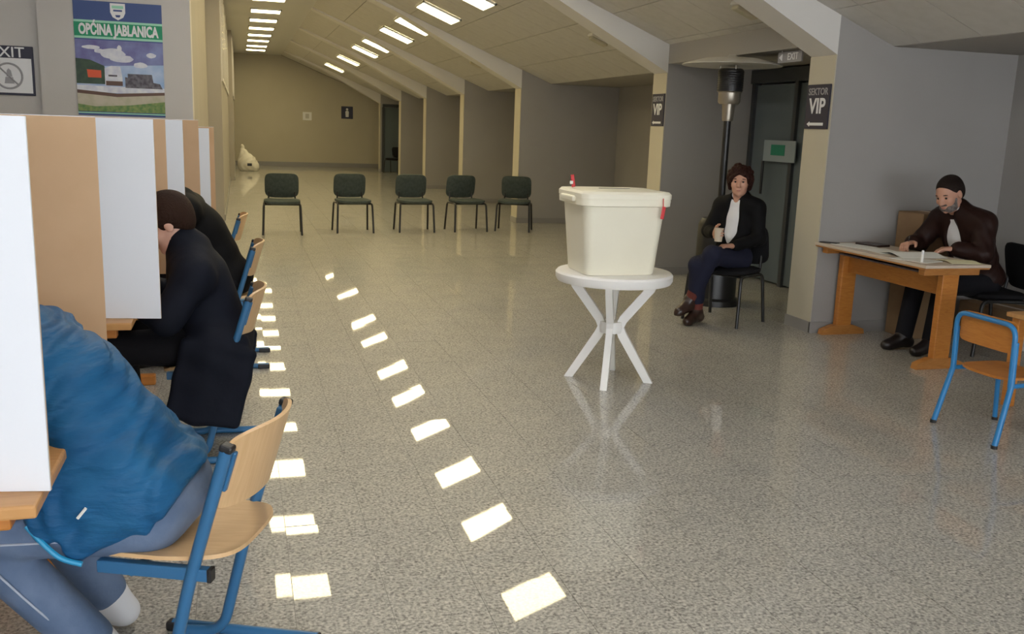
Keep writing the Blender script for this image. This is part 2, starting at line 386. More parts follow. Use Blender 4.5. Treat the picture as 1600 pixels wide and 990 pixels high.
wall('floor_lobby', [(X_OUT, X_OUT+1.4, YB2A-0.4, YB2B+0.4, -0.05, 0)], 'skirting')
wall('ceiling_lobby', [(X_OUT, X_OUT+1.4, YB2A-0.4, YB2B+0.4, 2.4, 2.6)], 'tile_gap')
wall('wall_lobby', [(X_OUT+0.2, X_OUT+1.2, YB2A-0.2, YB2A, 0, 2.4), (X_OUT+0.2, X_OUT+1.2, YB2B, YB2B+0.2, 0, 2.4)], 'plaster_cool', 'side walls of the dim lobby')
# far glass door near the corridor end
d2 = struct(MB().box((5.25, 30.75, 2.12), (1.5, 0.08, 0.10)).build('door_2', 'door_frame'), 'dark glass door near the corridor end')
for x in (4.52, 5.25, 5.98): MB().box((x, 30.75, 1.035), (0.07, 0.07, 2.07)).build('mullion', 'door_frame', d2)
for a_, b_ in ((4.56, 5.21), (5.29, 5.94)): MB().box(((a_+b_)/2, 30.75, 1.035), (b_-a_, 0.012, 2.05)).build('pane', 'dark_glass', d2)

# ------------------------------------------------------------------ ceiling lights
def light_panel(loc, roty, label, group, tube='panel_light'):
    t = thing('ceiling_light', label, 'ceiling light', loc, 0, group)
    t.rotation_euler = (0, roty, 0)
    f = MB()
    for sx in (-1, 1): f.box((sx*0.29, 0, 0), (0.02, 0.60, 0.03))
    for sy in (-1, 1): f.box((0, sy*0.29, 0), (0.60, 0.02, 0.03))
    f.build('light_frame', 'panel_frame', t)
    MB().box((0, 0, 0.004), (0.56, 0.56, 0.012)).build('diffuser', tube, t)
for y in (0.5, 2.4, 4.3, 6.2, 8.1, 10.07, 11.8, 13.8, 15.75, 18.0, 20.05, 21.9, 23.8, 25.7, 27.5, 29.5, 31.2):  # panels nearer than the poster wall are unseen, added to brighten the near floor
    light_panel((0.58, y, FLAT_Z-0.016), 0, 'square lit panel in the flat corridor ceiling strip', 'panels in the flat ceiling strip', 'panel_light' if y > 9 else 'panel_light_added')
for y in (8.25, 10.1, 11.75, 13.65, 15.65, 17.4, 19.95, 21.8, 25.2, 28.9):
    light_panel((2.79-0.016*math.sin(ang), y, zs(2.79)-0.016), ang, 'square lit panel set in the sloping tiled ceiling', 'panels in the sloping ceiling')
for x, y, lb in ((4.11, 7.26, 'pale boxy emergency lamp under the slope in the glass entrance bay'), (4.08, 10.56, 'pale boxy emergency lamp on the slope just past the second stub wall'), (4.01, 16.23, 'pale boxy emergency lamp on the slope past the third stub wall')):
    t = thing('emergency_lamp', lb, 'lamp', (x, y, zs(x)-0.002), 0, 'emergency lamps on the slope'); t.rotation_euler = (0, ang, 0)
    MB().rbox((0, 0, -0.018), (0.25, 0.15, 0.034), 0.006).build('housing', 'beam_white', t)
    MB().rbox((0, 0, -0.052), (0.22, 0.12, 0.036), 0.014).build('diffuser', 'poster_sand', t)

# ------------------------------------------------------------------ signs and poster (x right, z up, front faces local -y)
def vip_sign(y, label):
    t = thing('wall_sign', label, 'sign', (4.425, y, 1.80), -90, 'sector signs')
    MB().rbox((0, 0, 0), (0.31, 0.012, 0.345), 0.003, 1).build('sign_board', 'sign_navy', t)
    text('small_lettering', 'SEKTOR', 0.075, 'sign_grey', t, (0, -0.008, 0.115), 0.95, bold=0.0015)
    text('large_lettering', 'VIP', 0.165, 'sign_white', t, (0, -0.008, 0.0), 0.95, bold=0.004)
    a = MB().prism([(-0.12, -0.135), (-0.085, -0.155), (-0.085, -0.146), (0.10, -0.146), (0.10, -0.124), (-0.085, -0.124), (-0.085, -0.115)], 'y', -0.008, -0.006)
    a.build('arrow', 'sign_white', t)
vip_sign(6.59, 'navy sector sign on the stub wall beside the trestle table')
vip_sign(9.575, 'navy sector sign on the stub wall behind the ballot box')
t = thing('hanging_sign', 'small grey sign board fixed under the soffit of the glass entrance', 'sign', (4.52, 7.2, 2.225), -90)
MB().box((0, 0, 0), (0.36, 0.015, 0.09)).build('sign_board', 'sign_grey', t)
text('lettering', 'EXIT', 0.08, 'sign_white', t, (0.05, -0.009, 0), 1.0, bold=0.001)
MB().prism([(-0.16, 0.0), (-0.11, -0.03), (-0.11, 0.03)], 'y', -0.011, -0.008).build('arrow', 'sign_white', t)
for sx in (-0.13, 0.13): MB().tube([(sx, 0, 0.045), (sx, 0, 0.07)], 0.004, 6).build('hanger', 'steel', t)

t = thing('exit_sign', 'exit sign board with crossed out pictogram on the grey wall', 'sign', (-2.075, Y_POST+0.05, 1.92), 0)
MB().rbox((0, 0, 0), (0.44, 0.016, 0.455), 0.004, 1).build('sign_board', 'sign_navy', t)
MB().box((0, -0.009, -0.045), (0.40, 0.004, 0.32)).build('white_field', 'sign_white', t)
text('lettering', 'EXIT', 0.135, 'sign_white', t, (0.0, -0.010, 0.165), 1.05, bold=0.001)
ring = MB(); ring.tube([(0.115*math.cos(a), -0.013, -0.05+0.115*math.sin(a)) for a in np.linspace(0, 2*PI, 41)], 0.009, 6, False)
ring.tube([(-0.08, -0.013, 0.03), (0.08, -0.013, -0.13)], 0.008, 6)
ring.build('prohibition_ring', 'sign_grey', t, True)
pg = MB(); pg.prism([(-0.04, -0.12), (0.045, -0.12), (0.035, -0.06), (-0.03, -0.06)], 'y', -0.014, -0.011)
pg.prism([(-0.02, -0.055), (0.03, -0.055), (0.02, 0.0), (0.0, 0.02), (-0.015, 0.0)], 'y', -0.014, -0.011)
pg.build('pictogram', 'sign_grey', t)

t = thing('poster', 'tall poster with blue header green title band and landscape photo', 'poster', (-1.085, Y_POST-0.004, 2.065), 0)
PW, PH = 0.79, 1.065
def pp(name, poly, material, lay, parent=None):
    return MB().prism([((u-0.5)*PW, (0.5-v)*PH) for u, v in poly], 'y', -0.0006*lay-0.0004, -0.0006*lay).build(name, material, parent or t)
pp('sheet', [(0, 0), (1, 0), (1, 1), (0, 1)], 'poster_blue', 1)
pp('title_band', [(0, .165), (1, .165), (1, .325), (0, .325)], 'poster_mint', 2)
pp('title_band', [(0, .185), (1, .185), (1, .305), (0, .305)], 'poster_green', 3)
text('lettering', 'OPĆINA JABLANICA', 0.135, 'sign_white', t, (0.0, -0.0035, PH*0.252), 0.58, bold=0.006)
sh = [(.415, .01), (.585, .01), (.585, .09), (.56, .13), (.5, .155), (.44, .13), (.415, .09)]
em = pp('emblem', sh, 'sign_white', 3)
pp('emblem_field', [(.435, .03), (.565, .03), (.565, .055), (.435, .055)], 'poster_mint', 4, em)
pp('emblem_field', [(.45, .065), (.55, .065), (.55, .08), (.45, .08)], 'poster_blue', 4, em)
pp('emblem_field', [(.47, .11), (.53, .11), (.52, .13), (.48, .13)], 'poster_blue', 4, em)
pic = pp('photo_sky', [(0, .335), (1, .335), (1, .80), (0, .80)], 'poster_sky', 2)
pp('photo_sky', [(0, .50), (.3, .56), (1, .53), (1, .80), (0, .80)], 'poster_skylow', 3, pic)
def blob(cu_, cv, ru, rv, n=16, jit=0.18):
    return [(cu_+ru*math.cos(2*PI*k/n)*(1+random.uniform(-jit, jit)), cv+rv*math.sin(2*PI*k/n)*(1+random.uniform(-jit, jit))) for k in range(n)]
cn = 0
for b in ((.42, .45, .14, .05), (.52, .49, .13, .035), (.18, .40, .10, .018), (.73, .54, .08, .025), (.86, .45, .06, .022), (.27, .43, .06, .02), (.5, .40, .025, .03)):
    pp('cloud', blob(*b, 16, 0.10), 'poster_cloud', 4+0.5*cn, pic); cn += 1
pp('hill', [(0, .50), (.16, .51), (.32, .56), (.34, .72), (0, .72)], 'poster_hill', 8, pic)
pp('tree_line', [(.58, .62), (.86, .62), (.88, .72), (.58, .72)], 'poster_dark', 8, pic)
pp('building', [(.12, .595), (.28, .60), (.28, .665), (.13, .665)], 'poster_red', 9, pic)
pp('building', [(.32, .58), (.40, .555), (.50, .56), (.52, .66), (.52, .73), (.32, .73)], 'poster_cloud', 9, pic)
pp('building', [(.33, .69), (.52, .69), (.52, .73), (.33, .73)], 'poster_brown', 10, pic)
pp('window_row', [(.36, .635), (.46, .635), (.46, .65), (.36, .65)], 'poster_dark', 10, pic)
pp('building', [(.55, .65), (.95, .70), (.98, .745), (.55, .745)], 'poster_dark', 9.5, pic)
pp('pavement', [(0, .735), (1, .74), (1, .80), (0, .79)], 'poster_cloud', 9, pic)
pp('kerb', [(0, .775), (.45, .80), (1, .775), (1, .80), (.45, .83), (0, .805)], 'poster_brown', 10, pic)
pp('ground', [(0, .80), (.45, .82), (1, .79), (1, .965), (0, .965)], 'poster_sand', 9, pic)
pp('lawn', [(0, .90), (.2, .92), (.6, .90), (1, .86), (1, .965), (0, .965)], 'poster_grass', 10, pic)
pp('bottom_band', [(0, .972), (1, .972), (1, .982), (0, .982)], 'poster_mint', 3)

# end wall fittings
t = thing('wall_switch', 'small pale electrical box on the far end wall', 'switch', (2.29, Y1-0.012, 1.71), 0)
MB().rbox((0, 0, 0), (0.30, 0.03, 0.28), 0.008).build('plate', 'white_plastic', t)
MB().rbox((0, -0.017, 0), (0.12, 0.012, 0.16), 0.004).build('rocker', 'ceiling_tile', t)
t = thing('direction_sign', 'dark square sign with white figure on the far end wall', 'sign', (3.65, Y1-0.01, 1.88), 0)
MB().rbox((0, 0, 0), (0.40, 0.015, 0.42), 0.004, 1).build('sign_board', 'sign_navy', t)
fg = MB(); fg.prism([(-0.05, -0.15), (0.05, -0.15), (0.06, 0.02), (0.04, 0.06), (-0.04, 0.06), (-0.06, 0.02)], 'y', -0.011, -0.008)
fg.prism([(0.04*math.cos(a), 0.11+0.04*math.sin(a)) for a in np.linspace(0, 2*PI, 16, endpoint=False)], 'y', -0.011, -0.008)
fg.build('figure', 'sign_white', t)
# ------------------------------------------------------------------ furniture
def visitor_chair(name, label, loc, rz, fabric, group=None):
    """padded stacking chair, faces local +x"""
    t = thing(name, label, 'chair', loc, rz, group)
    def pad(cx, cy, cz, sx, sy, sz, rotm=None, bow=0.0):
        mb = MB(); nu, nv = 10, 10; vs = []; fs = []
        for side in (1, -1):
            for i in range(nu+1):
                for j in range(nv+1):
                    u, v = i/nu*2-1, j/nv*2-1
                    # superellipse outline
                    k = max(abs(u), abs(v)) or 1.0; n = (abs(u)**5+abs(v)**5)**0.2 or 1.0; f = k/n
                    e = max(0.0, 1-max(abs(u), abs(v))**4)
                    p = Vector((u*f*sx/2, v*f*sy/2, side*sz/2*(0.35+0.65*e**0.5)+bow*(v*v-0.4)))
                    vs.append((rotm @ p if rotm else p)+Vector((cx, cy, cz)))
        N = (nu+1)*(nv+1)
        for s in (0, 1):
            for i in range(nu):
                for j in range(nv):
                    a = s*N+i*(nv+1)+j; fs.append((a, a+1, a+nv+2, a+nv+1))
        ring = [i*(nv+1) for i in range(nu+1)]+[nu*(nv+1)+j for j in range(1, nv+1)]+[i*(nv+1)+nv for i in range(nu-1, -1, -1)]+[j for j in range(nv-1, 0, -1)]
        for a, b in zip(ring, ring[1:]+ring[:1]): fs.append((a, b, b+N, a+N))
        return mb.add(vs, fs)
    pad(0.02, 0, 0.445, 0.43, 0.49, 0.075, None, 0.012).build('seat', fabric, t, True)
    back_rot = Matrix.Rotation(rad(-78), 3, 'Y')
    pad(-0.232, 0, 0.650, 0.35, 0.465, 0.055, back_rot, 0.02).build('backrest', fabric, t, True)
    for s in (-1, 1):
        y = s*0.255
        MB().tube(fillet([(0.06, y-s*0.03, 0.415), (0.20, y-s*0.01, 0.415), (0.235, y+s*0.005, 0.0)], 0.05), 0.0145, 10).build('leg', 'black_metal', t, True)
        MB().tube(fillet([(0.06, y-s*0.03, 0.415), (-0.16, y-s*0.01, 0.415), (-0.215, y+s*0.005, 0.0)], 0.05), 0.0145, 10).build('leg', 'black_metal', t, True)
        MB().tube(fillet([(-0.10, y-s*0.07, 0.41), (-0.225, y-s*0.07, 0.41), (-0.25, y-s*0.08, 0.62)], 0.06), 0.012, 8).build('back_support', 'black_metal', t, True)
    fr = MB()
    fr.tube([(0.14, -0.235, 0.41), (0.14, 0.235, 0.41)], 0.010, 8); fr.tube([(-0.12, -0.235, 0.41), (-0.12, 0.235, 0.41)], 0.010, 8)
    fr.build('seat_frame', 'black_metal', t, True)
    return t

row = visitor_chair('visitor_chair', 'dark green padded visitor chair at the end of the row away from the bays', (0.56, 13.31, 0), -92, 'green_fabric', 'row of visitor chairs across the corridor')
for x, y, rz, lb in ((1.56, 13.56, -86, 'dark green padded visitor chair, second from the row end away from the bays'),
                     (2.475, 13.66, -88, 'dark green padded visitor chair in the middle of the row of five'),
                     (3.29, 13.76, -82, 'dark green padded visitor chair, second of the row from the stub wall'),
                     (4.06, 13.78, -112, 'turned dark green visitor chair at the stub wall end of the row')):
    c = copy_tree(row, None, (x, y, 0), rz); c['label'] = lb
visitor_chair('visitor_chair', 'black padded chair under the seated woman by the patio heater', (3.96, 6.98, 0), 211, 'black_fabric')
visitor_chair('visitor_chair', 'black padded chair under the man at the trestle table', (5.50, 5.70, 0), 168, 'black_fabric')
visitor_chair('visitor_chair', 'dark chair by the glass door near the corridor end', (4.80, 30.1, 0), 230, 'black_fabric')

def ply(nu, nv, fn, th, name, material, parent):
    """curved plywood sheet; fn(u,v)->point, normal found numerically"""
    P = [[Vector(fn(i/nu*2-1, j/nv*2-1)) for j in range(nv+1)] for i in range(nu+1)]
    vs = []; fs = []
    for s in (0, 1):
        for i in range(nu+1):
            for j in range(nv+1):
                a = P[min(i+1, nu)][j]-P[max(i-1, 0)][j]; b = P[i][min(j+1, nv)]-P[i][max(j-1, 0)]
                n = a.cross(b).normalized(); vs.append(P[i][j]+n*th*(s-0.5))
    N = (nu+1)*(nv+1)
    for s in (0, 1):
        for i in range(nu):
            for j in range(nv):
                a = s*N+i*(nv+1)+j; fs.append((a, a+1, a+nv+2, a+nv+1))
    ring = [i*(nv+1) for i in range(nu+1)]+[nu*(nv+1)+j for j in range(1, nv+1)]+[i*(nv+1)+nv for i in range(nu-1, -1, -1)]+[j for j in range(nv-1, 0, -1)]
    for a, b in zip(ring, ring[1:]+ring[:1]): fs.append((a, b, b+N, a+N))
    return MB().add(vs, fs).build(name, material, parent, True)
def squircle(u, v, p=6):
    k = max(abs(u), abs(v)); n = (abs(u)**p+abs(v)**p)**(1.0/p)
    return (u*k/n, v*k/n) if n > 1e-6 else (0, 0)

def school_chair(label, loc, rz, group):
    """plywood chair on two blue runner frames, faces local +x"""
    t = thing('school_chair', label, 'chair', loc, rz, group)
    for s in (-1, 1):
        y = s*0.205
        r = MB().tube([(0.225, y+s*0.012, 0.017), (-0.235, y+s*0.012, 0.017)], 0.0165, 10).build('runner', 'blue_frame', t, True)
        for x in (0.205, -0.205): MB().rbox((x, y+s*0.012, 0.014), (0.075, 0.037, 0.028), 0.006).build('foot_cap', 'black_plastic', r)
        MB().tube(fillet([(0.19, y-s*0.02, 0.02), (0.05, y-s*0.02, 0.028), (-0.04, y-s*0.012, 0.40), (-0.150, y-s*0.005, 0.755)], 0.10, 7), 0.0165, 10).build('upright', 'blue_frame', t, True)
        MB().rbox((-0.136, y-s*0.026, 0.695), (0.034, 0.018, 0.11), 0.004, 2, Matrix.Rotation(rad(-17), 3, 'Y')).build('bracket', 'blue_frame', t)
        MB().rbox((-0.152, y-s*0.005, 0.76), (0.034, 0.034, 0.02), 0.006, 2, Matrix.Rotation(rad(-17), 3, 'Y')).build('cap', 'black_plastic', t)
        rl = MB().rbox((0.06, y-s*0.02, 0.412), (0.30, 0.028, 0.034), 0.004).build('seat_rail', 'blue_frame', t)
        MB().rbox((-0.092, y-s*0.02, 0.412), (0.012, 0.030, 0.036), 0.003).build('rail_cap', 'black_plastic', rl)
    MB().tube([(0.12, -0.19, 0.40), (0.12, 0.19, 0.40)], 0.011, 8).build('cross_bar', 'blue_frame', t, True)
    def seat(u, v):
        a, b = squircle(u, v, 5)
        x = 0.045+a*0.19; wv = 0.195*(1.0-0.10*max(0, -a))
        z = 0.437+0.012*abs(b)**2-0.03*max(0, a-0.6)**1.4/0.4+0.012*max(0, -a)**2
        return (x, b*wv, z)
    ply(14, 12, seat, 0.011, 'seat', 'plywood', t)
    def back(u, v):
        a, b = squircle(u, v, 5)
        z = 0.685+a*0.105; x = -0.185-(a*0.105)*0.30+0.065*b*b
        return (x, b*0.205, z)
    ply(10, 16, back, 0.011, 'backrest', 'plywood', t)
    return t
school_chair('plywood and blue tube school chair under the voter in the blue jacket', (-0.105, 2.505, 0), 157, 'voters\' school chairs')
school_chair('plywood and blue tube school chair under the bareheaded voter in navy coat', (-0.11, 4.45, 0), 176, 'voters\' school chairs')
school_chair('plywood and blue tube school chair under the voter in plain black', (-0.075, 6.15, 0), 178, 'voters\' school chairs')
school_chair('empty plywood and blue tube school chair at the last voting booth', (-0.16, 7.95, 0), 178, 'voters\' school chairs')

# small four-legged chair with bent blue tube back, faces +x
t = thing('small_chair', 'small orange wood chair with bright blue tube frame beside the granite floor edge', 'chair', (3.95, 3.94, 0), 0)
t['label'] = 'small orange wood chair with bright blue bent tube back'
bt = MB().tube(fillet([(-0.135, -0.205, 0.32), (-0.15, -0.205, 0.645), (-0.15, 0.205, 0.645), (-0.135, 0.205, 0.32)], 0.07, 7), 0.0135, 10).build('back_tube', 'blue_frame_light', t, True)
for s in (-1, 1):
    l = MB().tube([(-0.14, s*0.208, 0.56), (-0.13, s*0.208, 0.33), (-0.20, s*0.225, 0.012)], 0.0155, 10).build('leg', 'blue_frame_light', t, True)
    MB().lathe([(0.017, 0), (0.017, 0.018)], 12, (-0.203, s*0.2255, 0.0)).build('foot_cap', 'black_plastic', l)
    l = MB().tube([(0.16, s*0.18, 0.33), (0.20, s*0.20, 0.012)], 0.0135, 10).build('leg', 'blue_frame_light', t, True)
    MB().lathe([(0.017, 0), (0.017, 0.018)], 12, (0.2015, s*0.201, 0.0)).build('foot_cap', 'black_plastic', l)
    MB().tube([(-0.135, s*0.205, 0.325), (0.16, s*0.18, 0.325)], 0.0125, 8).build('seat_rail', 'blue_frame_light', t, True)
def kseat(u, v):
    a, b = squircle(u, v, 5); return (0.03+a*0.17, b*0.178, 0.348+0.006*b*b-0.01*max(0, a-0.6))
ply(12, 12, kseat, 0.014, 'seat', 'orange_wood', t)
def kback(u, v):
    a, b = squircle(u, v, 8); return (-0.128+0.004*b*b, b*0.195, 0.575+a*0.085)
ply(8, 12, kback, 0.010, 'backrest', 'orange_wood', t)

# trestle table with papers
t = thing('trestle_table', 'orange wooden trestle table with pale top covered in papers', 'table', (4.69, 5.80, 0), 0)
MB().rbox((0, 0, 0.73), (0.54, 1.28, 0.022), 0.004).build('tabletop', 'laminate', t)
MB().rbox((0, 0, 0.714), (0.53, 1.27, 0.012), 0.003).build('top_edging', 'table_wood', t)
for s in (-1, 1):
    y = s*0.555
    MB().rbox((0, y, 0.375), (0.135, 0.055, 0.64), 0.006).build('leg', 'orange_wood', t)
    f = MB().prism([(-0.20, 0.0), (0.20, 0.0), (0.19, 0.04), (0.09, 0.075), (-0.09, 0.075), (-0.19, 0.04)], 'y', y-0.03, y+0.03)
    f.build('foot', 'table_wood', t)
    MB().rbox((0, y, 0.685), (0.46, 0.06, 0.045), 0.005).build('bearer', 'table_wood', t)
MB().rbox((0, 0, 0.575), (0.032, 1.06, 0.125), 0.004).build('stretcher', 'orange_wood', t)
MB().rbox((0.05, 0, 0.668), (0.40, 0.96, 0.012), 0.003).build('under_shelf', 'poster_dark', t)
def sheet(label, x, y, z, sx, sy, rz, lift=0.0, material='paper', group='papers on the trestle table'):
    mb = MB(); n = 8; vs = []; fs = []
    for s in (0, 1):
        for i in range(n+1):
            u = i/n-0.5
            for v in (-0.5, 0.5): vs.append((u*sx, v*sy, lift*(0.5+0.5*math.cos(u*2*PI*0.9))+s*0.003))
    N = 2*(n+1)
    for s in (0, 1):
        for i in range(n): a = s*N+2*i; fs.append((a, a+1, a+3, a+2))
    ring = [2*i for i in range(n+1)]+[2*i+1 for i in range(n, -1, -1)]
    for a, b in zip(ring, ring[1:]+ring[:1]): fs.append((a, b, b+N, a+N))
    o = mb.add(vs, fs).build('paper_sheet', material, None, True); o.location = (x, y, z); o.rotation_euler = (0, 0, rad(rz))
    return tag(o, label, 'paper', group)
ZT = 0.742
sheet('flat paper sheet beside the dark notebook on the trestle table', 4.60, 6.18, ZT, 0.21, 0.30, 12)
sheet('flat paper sheet in the middle of the trestle table', 4.62, 5.86, ZT, 0.21, 0.30, -8)
sheet('arched open paper register in front of the man\'s hands', 4.70, 5.64, ZT, 0.30, 0.36, 84, 0.022)
sheet('yellowish paper sheet under the man\'s left hand', 4.82, 5.31, ZT, 0.20, 0.22, 80, 0.008, 'paper_yellow')
sheet('paper sheet at the edge of the trestle table under the white marker', 4.55, 5.42, ZT, 0.21, 0.28, 20)
t = thing('notebook', 'dark closed notebook on the stub wall end of the trestle table', 'notebook', (4.78, 6.20, ZT), 15)
MB().rbox((0, 0, 0.008), (0.15, 0.21, 0.016), 0.003).build('cover', 'shoe_brown', t)
MB().box((0.002, 0, 0.008), (0.148, 0.20, 0.011)).build('pages', 'paper', t)
t = thing('marker_pen', 'short white marker standing on the trestle table', 'marker', (4.50, 5.30, ZT+0.004), 0)
MB().lathe([(0.009, 0), (0.009, 0.05), (0.006, 0.055)], 14).build('barrel', 'white_plastic', t, True)
MB().lathe([(0.0085, 0.05), (0.0085, 0.075), (0.006, 0.08)], 14).build('cap', 'sign_white', t, True)
t = thing('mobile_phone', 'small dark phone lying at the corner of the trestle table', 'phone', (4.50, 6.36, ZT), 30)
MB().rbox((0, 0, 0.004), (0.07, 0.14, 0.008), 0.003).build('case', 'black_plastic', t)
MB().box((0, 0, 0.0085), (0.06, 0.125, 0.001)).build('screen', 'eye_dark', t)

# boxes at the right
def carton(label, loc, rz, d, open_flap=True):
    t = thing('cardboard_box', label, 'box', loc, rz)
    MB().rbox((0, 0, d[2]/2), d, 0.005).build('box_body', 'cardboard', t)
    for s in (-1, 1): MB().box((s*d[0]*0.25, 0, d[2]+0.002), (d[0]*0.48, d[1]*0.99, 0.004)).build('flap', 'cardboard', t)
    MB().box((0, 0, d[2]+0.0048), (0.05, d[1], 0.0012)).build('tape', 'laminate', t)
carton('tall brown cardboard box behind the man at the table', (5.34, 6.235, 0), 1, (0.42, 0.29, 1.0))
carton('low brown cardboard box on the floor by the outer wall', (5.95, 6.05, 0), 2, (0.34, 0.5, 0.27))
t = thing('paper_stack', 'white paper ream pile on the floor beside the low box', 'paper', (5.93, 5.45, 0), 8)
for k in range(5): MB().rbox((random.uniform(-.01, .01), random.uniform(-.01, .01), 0.026+k*0.051), (0.30, 0.42, 0.05), 0.004).build('ream', 'paper', t)
# wooden school table at the right edge
t = thing('side_desk', 'low orange wooden desk beyond the small blue chair', 'desk', (4.72, 3.95, 0), 0)
MB().rbox((0, 0, 0.56), (0.62, 0.95, 0.028), 0.006).build('tabletop', 'desk_wood', t)
for sx in (-1, 1):
    for sy in (-1, 1): MB().rbox((sx*0.26, sy*0.42, 0.273), (0.055, 0.055, 0.546), 0.005).build('leg', 'orange_wood', t)
for sy in (-1, 1): MB().rbox((0, sy*0.42, 0.50), (0.47, 0.025, 0.08), 0.004).build('apron', 'orange_wood', t)

# patio heater
t = thing('patio_heater', 'tall black patio heater with steel disc reflector beside the seated woman', 'heater', (4.27, 7.74, 0), 0)
MB().lathe([(0.24, 0.0), (0.24, 0.05), (0.20, 0.07), (0.19, 0.74), (0.16, 0.80), (0.05, 0.82)], 40).build('base', 'black_metal', t, True)
MB().lathe([(0.033, 0.80), (0.033, 1.72)], 20).build('pole', 'black_metal', t, True)
MB().lathe([(0.045, 1.68), (0.05, 1.70), (0.055, 1.80), (0.06, 1.84)], 24).build('neck', 'burner_steel', t, True)
h_ = MB().lathe([(0.085, 1.83), (0.10, 1.85), (0.10, 1.93), (0.115, 1.94)], 32).build('burner', 'burner_steel', t, True)
sc_ = MB().lathe([(0.112, 1.94), (0.115, 2.12), (0.10, 2.14)], 32).build('burner_screen', 'black_metal', t, True)
rb = MB()
for k in range(9): rb.lathe([(0.1165, 1.95+k*0.02), (0.1165, 1.957+k*0.02)], 32)
rb.build('screen_ring', 'black_plastic', sc_, True)
for k in range(3):
    a = 2*PI*k/3+0.4; MB().tube([(0.10*math.cos(a), 0.10*math.sin(a), 2.12), (0.10*math.cos(a), 0.10*math.sin(a), 2.2)], 0.006, 6).build('strut', 'steel', t)
MB().lathe([(0.44, 2.165), (0.445, 2.170), (0.43, 2.18), (0.25, 2.225), (0.05, 2.245), (0.03, 2.26), (0.03, 2.252), (0.05, 2.235), (0.25, 2.215), (0.42, 2.172)], 56).build('reflector', 'steel', t, True)

# round plastic table with crossed bent legs, ballot box on it
t = thing('round_table', 'small round white plastic table with four bent crossing legs', 'table', (2.235, 5.33, 0), 0)
MB().lathe([(0.02, 0.672), (0.335, 0.672), (0.335, 0.640), (0.355, 0.638), (0.365, 0.655), (0.366, 0.688), (0.355, 0.700), (0.02, 0.702)], 64).build('tabletop', 'white_plastic', t, True)
for k, a in enumerate((-118, -28, 62, 152)):
    a = rad(a); d = Vector((math.cos(a), math.sin(a), 0)); n = Vector((-d.y, d.x, 0))
    path = [d*0.27+Vector((0, 0, 0.672)), d*0.235+Vector((0, 0, 0.60)), d*0.075+Vector((0, 0, 0.395)), d*0.055+Vector((0, 0, 0.345)), d*0.075+Vector((0, 0, 0.295)), d*0.255+Vector((0, 0, 0.0))]
    mb = MB(); vs = []; fs = []
    for i, p in enumerate(path):
        tn = (path[min(i+1, len(path)-1)]-path[max(i-1, 0)]).normalized(); b = tn.cross(n)
        if i in (0, len(path)-1): b = d
        wd, th = 0.028, 0.021
        vs += [p+n*th+b*wd, p+n*th-b*wd, p-n*th-b*wd, p-n*th+b*wd]
    for i in range(len(path)-1):
        for q in range(4): fs.append((4*i+q, 4*i+(q+1) % 4, 4*i+4+(q+1) % 4, 4*i+4+q))
    fs += [(0, 1, 2, 3), tuple(4*(len(path)-1)+q for q in (3, 2, 1, 0))]
    mb.add(vs, fs).build('leg', 'white_plastic', t)
MB().lathe([(0.07, 0.31), (0.075, 0.345), (0.07, 0.38)], 24).build('hub', 'white_plastic', t, True)

t = thing('ballot_box', 'cream plastic ballot box with lid and red seals on the round table', 'ballot box', (2.20, 5.315, 0.702), 0)
def rr(sx, sy, r, z, n=6):
    out = []
    for cx, cy, a0 in ((1, 1, 0), (-1, 1, 90), (-1, -1, 180), (1, -1, 270)):
        for k in range(n+1):
            a = rad(a0+90*k/n); out.append((cx*(sx/2-r)+r*math.cos(a), cy*(sy/2-r)+r*math.sin(a), z))
    return out
def loft(rings):
    mb = MB(); n = len(rings[0]); vs = [p for r in rings for p in r]; fs = []
    for i in range(len(rings)-1):
        for k in range(n): fs.append((i*n+k, i*n+(k+1) % n, (i+1)*n+(k+1) % n, (i+1)*n+k))
    fs += [tuple(range(n))[::-1], tuple((len(rings)-1)*n+k for k in range(n))]
    return mb.add(vs, fs)
loft([rr(.44, .36, .05, 0.0), rr(.455, .372, .055, 0.012), rr(.525, .435, .06, 0.425)]).build('tub', 'ballot_plastic', t, True)
loft([rr(.545, .455, .06, 0.415), rr(.575, .48, .065, 0.42), rr(.58, .485, .065, 0.455), rr(.56, .465, .06, 0.475)]).build('rim', 'ballot_plastic', t, True)
lid = loft([rr(.585, .49, .065, 0.462), rr(.585, .49, .065, 0.488), rr(.56, .465, .06, 0.502), rr(.40, .32, .05, 0.508)]).build('lid', 'ballot_plastic', t, True)
MB().rbox((0, 0, 0.5085), (0.20, 0.018, 0.003), 0.001).build('slot', 'poster_dark', lid)
for s in (-1, 1): MB().rbox((s*0.298, 0, 0.452), (0.03, 0.22, 0.035), 0.01).build('handle', 'ballot_plastic', t)
for q, (x, y, z, tilt, up) in enumerate(((0.215, -0.252, 0.385, 8, False), (-0.235, 0.10, 0.545, -10, True))):
    sl_ = MB().rbox((x, y, z), (0.022, 0.008, 0.075), 0.003, 2, Matrix.Rotation(rad(tilt), 3, 'Y')).build('seal', 'seal_red', t)
    MB().tube([(x, y, z-0.07) if up else (x, y, z+0.03), (x-0.004, y, z-0.03) if up else (x-0.004, y-0.002, z+0.085)], 0.003, 6).build('seal_wire', 'seal_red', sl_)
    if up: MB().rbox((x-0.012, y-0.006, z-0.01), (0.02, 0.01, 0.02), 0.003).build('seal_tag', 'paper', sl_)

